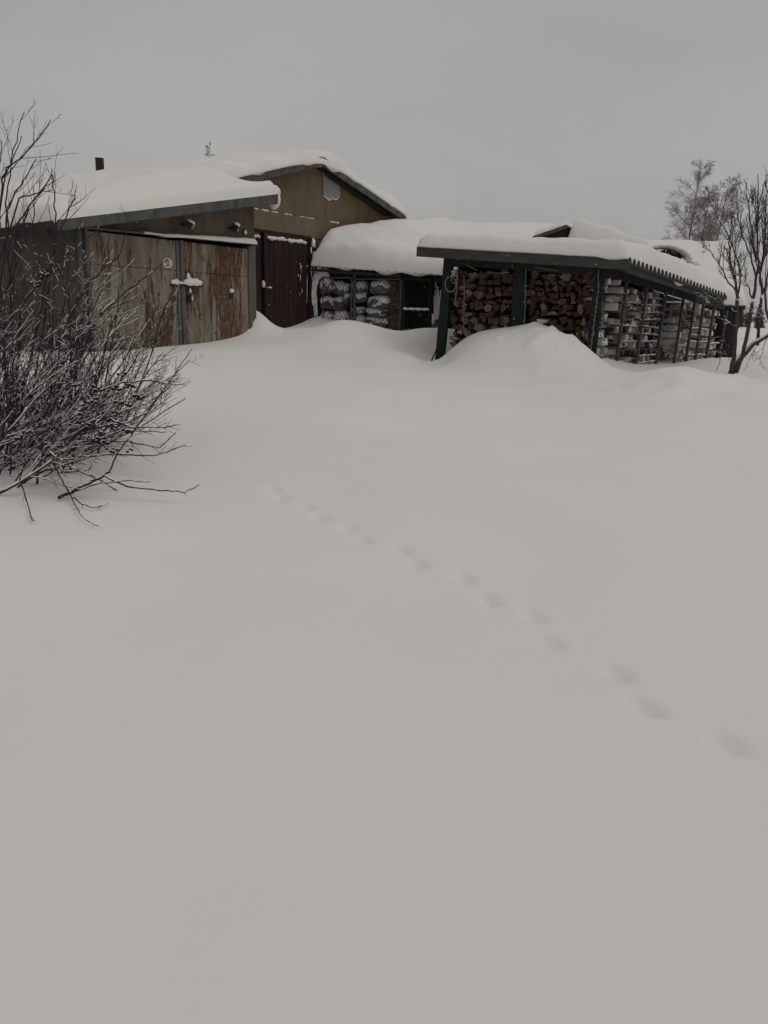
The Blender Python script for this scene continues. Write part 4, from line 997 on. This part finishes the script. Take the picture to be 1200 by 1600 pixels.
# brushwood hump with snow cap
hc = at(1026, 407, 17.8)
hp = thing('brush_heap', 'dark shaggy brushwood heap poking through snow behind the woodshed', 'brushwood', tl(hc, hc.z - 0.5))
mh = MB()
for i in range(520):
    a = random.uniform(0, math.pi); rr = random.uniform(0.55, 1.0)
    x = math.cos(a) * 0.52 * rr + 0.05; z = math.sin(a) * 0.28 * rr; yy = random.uniform(-0.25, 0.1)
    p = hc + V(x, yy, z - 0.05); mh.tube([p, p + V(random.uniform(-.04, .04) + x * 0.15, random.uniform(-.08, .02), -random.uniform(0.08, 0.22))], [0.012, 0.004], 3)
mh.build('brushwood', 'thatch', hp); mb = MB(); mb.ball(hc + V(0.03, 0.15, -0.08), (0.5, 0.3, 0.28), 14, 8, 0.05); mb.build('core', 'black', hp, True)
cx_ = []
ms = MB()
for i in range(26):
    a = math.pi * (0.02 + 0.96 * i / 25); ms.ball(hc + V(math.cos(a) * 0.60 + 0.05, -0.05, math.sin(a) * 0.33 - 0.04), (0.11, 0.28, 0.055), 9, 6, 0.08)
for i in range(20):
    ms.ball(hc + V(random.uniform(0.42, 0.85), random.uniform(-0.1, 0.5), random.uniform(-0.30, 0.02)), (0.17, 0.2, 0.12), 9, 6, 0.06)
for i in range(10): ms.ball(hc + V(random.uniform(-0.7, -0.2), random.uniform(0.2, 0.5), random.uniform(0.0, 0.16)), (0.3, 0.25, 0.12), 10, 6, 0.05)
tag(ms.build('heap_snow', 'snow', None, True), 'broken snow cap around the dark brushwood heap', 'snow', kind='stuff')
# wide snow roof at the back right
q = [at(985, 470, 20.5), at(1165, 478, 20.0), at(1150, 388, 26.0), at(1003, 386, 26.5)]
back_roof('far_shed', q, 0.26, 0.25, 'broad flat snow-covered roof below the birches', 'far shed under a broad snowy roof before the birches', 6.1)
# infill snow behind the woodshed so no gap shows
# ------------------------------------------------------------------ branch generators
def branch_path(start, direc, length, n, wander, lift, droop=0.0, rnd=random):
    pts = [Vector(start)]; d = Vector(direc).normalized(); st = length / n
    for i in range(n):
        d = (d + V(rnd.uniform(-1, 1), rnd.uniform(-1, 1), rnd.uniform(-1, 1)) * wander + UP * (lift - droop * i / n)).normalized()
        pts.append(pts[-1] + d * st)
    return pts
def taper(n, r0, r1): return [r0 + (r1 - r0) * (i / max(n - 1, 1)) ** 0.8 for i in range(n)]
def grow(mb, pts, r0, r1, k, depth, spec, snow=None, snow_p=0.0, tips=None, rnd=random, rmin=0.0016):
    rad = taper(len(pts), r0, r1); mb.tube(pts, rad, k, False)
    if snow is not None:
        run = []; rr = []
        for i in range(len(pts) - 1):
            d = pts[i + 1] - pts[i]; slope = abs(d.normalized().z)
            if slope < 0.80 and rnd.random() < snow_p * (1 if depth < 2 else 0.6):
                if not run: run = [pts[i] + UP * rad[i] * 0.85]; rr = [rad[i] * 0.8]
                run.append(pts[i + 1] + UP * rad[i + 1] * 0.9); rr.append(max(rad[i + 1] * 0.95, 0.0015) * rnd.uniform(0.75, 1.25))
            else:
                if len(run) > 1: snow.tube(run, rr, 4, False)
                run = []
        if len(run) > 1: snow.tube(run, rr, 4, False)
    if tips is not None: tips.append((pts[-1], depth))
    if depth >= len(spec): return
    cnt, ang, frac, wander, lift, n, rk = spec[depth]
    total = sum((pts[i + 1] - pts[i]).length for i in range(len(pts) - 1))
    c = rnd.randint(max(1, int(cnt * 0.7)), int(cnt * 1.3 + 0.5))
    for j in range(c):
        f = rnd.uniform(0.22, 0.97) * (len(pts) - 1); i = min(int(f), len(pts) - 2); p = pts[i].lerp(pts[i + 1], f - i)
        d = (pts[i + 1] - pts[i]).normalized(); ax = V(rnd.gauss(0, 1), rnd.gauss(0, 1), rnd.gauss(0, 1)).cross(d)
        if ax.length < 1e-3: continue
        d2 = Quaternion(ax.normalized(), R(ang) * rnd.uniform(0.6, 1.3)) @ d
        L = total * frac * rnd.uniform(0.5, 1.15) * (1.15 - 0.6 * f / (len(pts) - 1))
        rr0 = max(rad[i] * rk, rmin)
        grow(mb, branch_path(p, d2, L, n, wander, lift, 0, rnd), rr0, max(rr0 * 0.4, rmin * 0.75), 4 if depth < 1 else 3, depth + 1, spec, snow, snow_p, tips, rnd, rmin)

# ------------------------------------------------------------------ big shrub at the left
rs_ = random.Random(21)
sb = at(18, 728, 5.0); sb.z = gz(sb.x, sb.y)
shrub = thing('shrub', 'large bare shrub dusted with snow, fanning out before the garage', 'shrub', sb)
st_m, sn_m, tips = MB(), MB(), []
for i in range(128):
    t = rs_.random()
    el = R(14 + 64 * t) ; az = rs_.gauss(0.1, 0.65)
    right = math.cos(el) * (1 if rs_.random() < 0.9 else -0.6)
    d = V(right * math.cos(az), right * math.sin(az) * 0.9 - 0.05, math.sin(el))
    s_ = sb + V(rs_.gauss(-0.15, 0.3), rs_.gauss(0.42, 0.32), 0); s_.z = gz(s_.x, s_.y) - 0.05
    L = rs_.uniform(0.62, 1.0) * (0.92 + 0.72 * t)
    pts = branch_path(s_, d, L, 12, 0.10, 0.03 if t < 0.35 else 0.0, 0.02, rs_)
    grow(st_m, pts, rs_.uniform(0.006, 0.011), 0.003, 5, 0, [(8, 38, 0.42, 0.13, 0.02, 6, 0.55), (4, 42, 0.42, 0.16, 0.02, 4, 0.6)], sn_m, 0.80, tips, rs_)
tag(st_m.build('stems', 'bark', shrub), kind='stuff'); tag(sn_m.build('twig_snow', 'snow', shrub), kind='stuff')
# low arching branches reaching out over the snow
low = [([(60, 728), (110, 715), (180, 710), (240, 712), (262, 706), (290, 695)], 5.0), ([(70, 700), (130, 690), (200, 690), (250, 700), (275, 676)], 5.0), ([(90, 640), (150, 612), (190, 598), (235, 594), (262, 600), (290, 602)], 5.1),
       ([(80, 690), (140, 670), (200, 660), (240, 640), (268, 618)], 5.1), ([(75, 705), (120, 735), (160, 752), (185, 768), (212, 769)], 4.7), ([(60, 715), (95, 738), (140, 735), (142, 730)], 4.8), ([(100, 680), (160, 650), (205, 668), (258, 667), (278, 664)], 5.0),
       ([(80, 700), (150, 660), (200, 640), (225, 632), (254, 615)], 5.1), ([(70, 712), (150, 690), (190, 672), (225, 674), (260, 675)], 5.0)]
lm, ls = MB(), MB()
for pts, Y in low:
    q = [at(x, y, Y) for x, y in pts]
    fine = []
    for i in range(len(q) - 1):
        for k in range(4): fine.append(q[i].lerp(q[i + 1], k / 4) + V(rs_.uniform(-.004, .004), 0, rs_.uniform(-.004, .004)))
    fine.append(q[-1]); grow(lm, fine, 0.007, 0.0028, 5, 0, [(7, 36, 0.16, 0.1, 0.03, 4, 0.55)], ls, 0.6, None, rs_)
tag(lm.build('low_branches', 'bark', shrub), kind='stuff'); tag(ls.build('twig_snow', 'snow', shrub), kind='stuff')
# berries in drooping clusters
bmn = MB()
cl = [(214, 616), (180, 602), (205, 600), (187, 626), (193, 630), (182, 642), (187, 648), (137, 662), (165, 662), (172, 664), (198, 672), (180, 668), (165, 685), (152, 675), (148, 682), (140, 627), (145, 620), (130, 644), (208, 700), (175, 700), (30, 680), (45, 672), (118, 600), (172, 654), (190, 582), (150, 605), (27, 690), (155, 690), (162, 690), (186, 604), (70, 430), (60, 442)]
for x, y in cl:
    c_ = at(x, y, 4.62 + rs_.uniform(-0.12, 0.1))
    for k in range(rs_.randint(3, 7)): bmn.ball(c_ + V(rs_.gauss(0, .016), rs_.gauss(0, .014), rs_.gauss(-.008, .008)), rs_.uniform(0.008, 0.0125), 6, 4, 0.1)
    bmn.tube([c_, c_ + V(rs_.uniform(-.03, .01), 0.01, 0.05)], 0.002, 3, False)
tag(bmn.build('berries', 'berry', shrub, True), 'shrivelled dark berries with caps of snow', kind='stuff')
# broken stem lying out of the snow
bs = at(95, 775, 4.55); bs.z = gz(bs.x, bs.y)
br = thing('fallen_branch', 'broken branch rising from the snow with twigs reaching past the shrub', 'branch', bs)
mb_, ms_ = MB(), MB()
def pxpath(pts, Y, sub=4, jit=0.004, clamp=False):
    q = []; o = []
    for x, y in pts:
        p = at(x, y, Y)
        if clamp and p.z < gz(p.x, p.y) + 0.012:
            h_ = hit_ground(x, y); p = at(x, y, h_.y * 0.985)
        q.append(p)
    for i in range(len(q) - 1):
        for k in range(sub): o.append(q[i].lerp(q[i + 1], k / sub) + V(rs_.uniform(-jit, jit), rs_.uniform(-jit, jit), rs_.uniform(-jit, jit)))
    return o + [q[-1]]
sp_ = [(5, 38, 0.10, 0.1, 0.03, 3, 0.5)]
grow(mb_, pxpath([(92, 777), (110, 770), (124, 762), (150, 750), (172, 737)], 4.55, 4, 0.004, True), 0.010, 0.007, 6, 9, sp_, ms_, 0.5, None, rs_)
grow(mb_, pxpath([(172, 737), (174, 728), (188, 702), (210, 672), (238, 632), (262, 600), (284, 568), (300, 545)], 4.55, 4, 0.004, True), 0.006, 0.002, 5, 0, [(4, 40, 0.10, 0.1, 0.02, 3, 0.5)], ms_, 0.2, None, rs_)
grow(mb_, pxpath([(163, 744), (200, 760), (232, 765), (262, 767), (290, 769), (303, 763), (312, 757)], 4.5, 4, 0.004, True), 0.006, 0.0022, 5, 0, sp_, ms_, 0.45, None, rs_)
grow(mb_, pxpath([(112, 769), (150, 757), (190, 751), (212, 752), (236, 753)], 4.5, 4, 0.004, True), 0.005, 0.002, 5, 0, sp_, ms_, 0.45, None, rs_)
grow(mb_, pxpath([(82, 722), (97, 750), (109, 772), (118, 790), (127, 806), (140, 816), (155, 822)], 4.5, 4, 0.004, True), 0.005, 0.002, 5, 0, sp_, ms_, 0.3, None, rs_)
grow(mb_, pxpath([(109, 772), (124, 786), (143, 793), (160, 790), (169, 786)], 4.45, 4, 0.004, True), 0.004, 0.002, 5, 0, sp_, ms_, 0.3, None, rs_)
grow(mb_, pxpath([(32, 752), (40, 780), (51, 814)], 4.4, 4, 0.004, True), 0.004, 0.003, 5, 0, [(3, 40, 0.12, 0.1, 0.0, 2, 0.5)], ms_, 0.0, None, rs_)
tag(mb_.build('twigs', 'bark', br), kind='stuff'); tag(ms_.build('twig_snow', 'snow', br), kind='stuff')
# taller upright shoots at the left edge
rs_ = random.Random(5)
tb = at(8, 560, 6.6); tb.z = gz(tb.x, tb.y)
tt = thing('tall_shrub', 'taller bare bush with upright shoots against the sky and snowy roof', 'shrub', tb)
mb_, ms_ = MB(), MB()
shoots = [([(-10, 470), (0, 330), (8, 275), (20, 235), (38, 175)], 6.4), ([(-12, 470), (2, 290), (10, 262), (40, 240), (60, 215), (79, 187)], 6.4), ([(0, 470), (12, 330), (25, 300), (42, 275), (57, 248)], 6.3), ([(8, 470), (30, 345), (50, 315), (82, 272), (80, 280)], 6.2),
          ([(20, 460), (28, 370), (48, 320), (78, 280)], 6.2), ([(80, 430), (86, 345), (84, 300), (81, 263)], 6.2), ([(70, 440), (98, 352), (112, 320), (119, 297)], 6.2), ([(-8, 400), (-2, 260), (2, 220)], 6.5), ([(15, 430), (10, 320), (18, 260), (34, 212)], 6.4), ([(-5, 420), (30, 310), (62, 300), (82, 297)], 6.3),
          ([(0, 480), (28, 410), (52, 350), (52, 290)], 6.2), ([(30, 480), (75, 420), (120, 385), (150, 360)], 6.0), ([(120, 470), (150, 430), (185, 400), (205, 345)], 5.9), ([(150, 500), (190, 460), (230, 430), (262, 405)], 5.8)]
for pts, Y in shoots:
    top_ = pxpath(pts, Y, 4, 0.008); f0 = top_[0]
    g0 = V(tb.x + (f0.x - tb.x) * 0.55 + rs_.uniform(-0.08, 0.08), f0.y + rs_.uniform(-0.1, 0.1), 0); g0.z = gz(g0.x, g0.y) - 0.05
    top_ = [g0.lerp(f0, i / 6) + V(rs_.uniform(-.012, .012), rs_.uniform(-.012, .012), 0) for i in range(6)] + top_
    grow(mb_, top_, 0.011, 0.003, 5, 0, [(6, 32, 0.2, 0.08, 0.06, 5, 0.5), (2, 36, 0.4, 0.1, 0.05, 3, 0.6)], ms_, 0.22, None, rs_)
for i in range(13):
    s_ = tb + V(rs_.gauss(-0.1, 0.3), rs_.gauss(0.1, 0.35), 0); s_.z = gz(s_.x, s_.y) - 0.05
    d = V(rs_.gauss(0.45, 0.4), rs_.gauss(0, 0.3), 1.0); grow(mb_, branch_path(s_, d, rs_.uniform(0.9, 1.6), 10, 0.06, 0.02, 0.0, rs_), 0.009, 0.003, 5, 0, [(8, 34, 0.36, 0.09, 0.04, 5, 0.5), (2, 36, 0.4, 0.1, 0.03, 3, 0.6)], ms_, 0.4, None, rs_)
tag(mb_.build('stems', 'bark', tt), kind='stuff'); tag(ms_.build('twig_snow', 'snow', tt), kind='stuff')

# ------------------------------------------------------------------ leaning tree at the right
rs_ = random.Random(12)
YB = 13.0; rb = at(1143, 584, YB); rb.z = gz(rb.x, rb.y)
tr = thing('leaning_tree', 'bare many-stemmed tree leaning at the right end of the woodshed', 'tree', rb)
mt, mc_, ms_ = MB(), MB(), MB()
def limb(pts, r0, r1, Y, spec, d=0, m=None): grow(m or mc_, pxpath(pts, Y, 3, 0.02), r0 * 0.72, r1 * 0.8, 6, d, spec, ms_, 0.3, None, rs_, 0.0034)
mt.tube(pxpath([(1140, 590), (1148, 572), (1160, 556), (1178, 537), (1200, 523), (1226, 505), (1240, 470)], 13.0, 3, 0.006), taper(19, 0.058, 0.03), 9)
mt.tube(pxpath([(1141, 588), (1147, 558), (1149, 525), (1152, 490), (1152, 467)], 13.0, 3, 0.006), taper(13, 0.04, 0.03), 8)
mt.tube(pxpath([(1150, 583), (1160, 556), (1168, 520), (1177, 467)], 12.95, 3, 0.006), taper(10, 0.038, 0.028), 8)
mt.tube(pxpath([(1183, 540), (1187, 500), (1190, 460)], 13.2, 3, 0.006), taper(7, 0.03, 0.022), 8)
mt.build('trunk', 'treebark', tr, True)
S1 = [(18, 26, 0.40, 0.08, 0.12, 6, 0.62), (7, 34, 0.5, 0.10, 0.10, 5, 0.62), (2, 38, 0.6, 0.1, 0.06, 3, 0.7)]
S2 = [(15, 32, 0.42, 0.10, 0.11, 5, 0.62), (5, 38, 0.55, 0.1, 0.07, 4, 0.65)]
limb([(1152, 467), (1149, 440), (1140, 410), (1140, 380), (1146, 330)], 0.034, 0.008, 13.0, S1)
limb([(1150, 455), (1138, 440), (1125, 415), (1112, 395), (1098, 385)], 0.022, 0.005, 12.9, S2)
limb([(1152, 467), (1158, 430), (1150, 395), (1128, 350), (1118, 330)], 0.024, 0.005, 13.1, S2)
limb([(1177, 467), (1182, 430), (1184, 400), (1182, 340), (1184, 272)], 0.036, 0.007, 13.0, S1)
limb([(1180, 430), (1172, 400), (1160, 370), (1152, 330), (1148, 312)], 0.022, 0.005, 12.95, S2)
limb([(1183, 410), (1176, 370), (1170, 330), (1166, 285)], 0.02, 0.005, 13.1, S2)
limb([(1190, 460), (1188, 430), (1194, 390), (1198, 330), (1196, 285)], 0.03, 0.006, 13.2, S1)
limb([(1200, 500), (1196, 450), (1204, 400), (1200, 350)], 0.03, 0.006, 13.2, S2)
limb([(1177, 467), (1165, 440), (1158, 420), (1152, 405)], 0.018, 0.005, 12.9, S2)
S3 = [(6, 40, 0.4, 0.14, -0.02, 5, 0.6), (2, 40, 0.5, 0.15, -0.02, 3, 0.7)]
limb([(1152, 488), (1140, 478), (1124, 466), (1108, 464), (1098, 468)], 0.010, 0.004, 12.7, S3)
limb([(1150, 510), (1138, 502), (1120, 495)], 0.009, 0.004, 12.7, S3)
limb([(1200, 523), (1192, 545), (1186, 560), (1194, 578)], 0.008, 0.003, 12.9, S3)
limb([(1185, 535), (1175, 550), (1168, 575)], 0.006, 0.003, 12.8, S3)
limb([(1143, 565), (1134, 545), (1130, 525)], 0.006, 0.003, 12.9, S3)
limb([(1210, 510), (1196, 500), (1185, 490), (1175, 480)], 0.012, 0.004, 12.9, S3)
limb([(1121, 580), (1126, 545), (1131, 520)], 0.007, 0.004, 12.7, [(4, 35, 0.12, 0.1, 0.0, 3, 0.6)])
mc_.build('crown', 'treebark', tr); tag(ms_.build('twig_snow', 'snow', tr), kind='stuff')

# ------------------------------------------------------------------ birches far behind
def birch(seed, base, height, lean, spread, label):
    r_ = random.Random(seed); t = thing('birch_tree', label, 'tree', base, 'birches beyond the sheds')
    tm_, cm_ = MB(), MB(); n = 14
    pts = [base + V(lean * (i / n) ** 1.3 * height + r_.uniform(-.05, .05), r_.uniform(-.05, .05), height * i / n) for i in range(n + 1)]
    rad = taper(n + 1, 0.13, 0.015); tm_.tube(pts, rad, 7); tm_.build('trunk', 'birchbark', t, True)
    for i in range(84):
        f = r_.uniform(0.14, 0.98); k = min(int(f * n), n - 1); p = pts[k].lerp(pts[k + 1], f * n - k)
        a = r_.uniform(0, 6.283); up = r_.uniform(0.45, 1.4)
        L = height * spread * (1.05 - f) ** 0.75 * r_.uniform(0.6, 1.15) + 0.3
        grow(cm_, branch_path(p, V(math.cos(a), math.sin(a), up), L, 7, 0.09, -0.02, 0.05, r_), max(0.04 * (1.1 - f), 0.014), 0.010, 4, 0,
             [(11, 40, 0.5, 0.10, 0.02, 6, 0.5), (7, 44, 0.75, 0.10, -0.01, 4, 0.6)], None, 0, None, r_, 0.0062)
    for v_ in (): pass
    cm_.build('crown', 'birchtwig', t)
def bbase(px, Y): p = at(px, 480, Y); return V(p.x, p.y, 0.3)
birch(3, bbase(1060, 58), 11.9, 0.03, 0.30, 'tallest birch beyond the sheds, leftmost of the three')
birch(4, bbase(1082, 60), 10.6, 0.015, 0.22, 'slender middle birch of the three beyond the sheds')
birch(9, bbase(1098, 57), 10.8, 0.07, 0.26, 'birch with spreading top, nearest the leaning tree')
b4 = bbase(334, 70); birch(15, b4, 14.6, 0.0, 0.05, 'distant treetop just showing over the garage ridge')
# ------------------------------------------------------------------ far wood along the horizon
rs_ = random.Random(77); fw = MB()
for i in range(420):
    x = rs_.uniform(-190, 210); y = rs_.uniform(150, 215); h = rs_.uniform(4.0, 7.5) * (1 + 0.15 * math.sin(x * 0.05))
    w = rs_.uniform(0.9, 2.0); z0 = 0.2
    fw.tube([V(x, y, z0), V(x, y, z0 + h)], [0.16, 0.05], 4)
    if i % 4 == 0:                                   # spruce: drooping tiers
        for k in range(9):
            f = 0.06 + 0.94 * k / 9; ww = w * 1.1 * (1.05 - f); n7 = 7
            ring = [V(x + math.cos(q_ * 6.283 / n7) * ww * rs_.uniform(0.6, 1.2), y + math.sin(q_ * 6.283 / n7) * ww * rs_.uniform(0.6, 1.2), z0 + h * f - 0.25 * ww) for q_ in range(n7)]
            fw.add(ring + [V(x, y, z0 + h * min(f + 0.17, 1.05))], [(q_, (q_ + 1) % n7, n7) for q_ in range(n7)])
    else:                                            # bare broadleaf: fan of limbs and twigs
        for k in range(34):
            f = rs_.uniform(0.05, 0.85); a = rs_.uniform(0, 6.28); L = h * (1.05 - f) * rs_.uniform(0.25, 0.55); p = V(x, y, z0 + h * f)
            dd = V(math.cos(a), math.sin(a), rs_.uniform(0.5, 1.8)).normalized(); q1 = p + dd * L * 0.5; q2 = p + dd * L + V(rs_.uniform(-.4, .4), rs_.uniform(-.4, .4), 0.2)
            fw.tube([p, q1, q2], [0.07, 0.05, 0.03], 3, False)
            for t_ in range(2): fw.tube([q1, q1 + (dd + V(rs_.uniform(-.8, .8), rs_.uniform(-.8, .8), rs_.uniform(-.2, .7))) * L * 0.5], [0.045, 0.03], 3, False)
tag(fw.build('treeline', 'forest'), 'dark brown wood along the far edge of the field', 'trees', kind='stuff')

# ------------------------------------------------------------------ falling snowflakes
rs_ = random.Random(55); fl = MB()
for i in range(520):
    y = rs_.uniform(5, 14); x = rs_.uniform(-0.5, 0.5) * y; z = rs_.uniform(0.6, 1.5 + 0.105 * y)
    if z < gz(x, y) + 0.05: continue
    r_ = rs_.uniform(0.0016, 0.0034); p = V(x, y, z)
    fl.add([p + V(r_, 0, 0), p + V(-r_, 0, 0), p + V(0, r_, 0), p + V(0, -r_, 0), p + V(0, 0, r_), p + V(0, 0, -r_)], [(0, 2, 4), (2, 1, 4), (1, 3, 4), (3, 0, 4), (2, 0, 5), (1, 2, 5), (3, 1, 5), (0, 3, 5)])
tag(fl.build('snowflakes', 'snow'), 'light scatter of falling snowflakes in the air', 'snow', kind='stuff')
print('logs', len(logs), 'tris', sum(len(o.data.loop_triangles) if o.data.loop_triangles else len(o.data.polygons) * 2 for o in bpy.data.objects if o.type == 'MESH'))
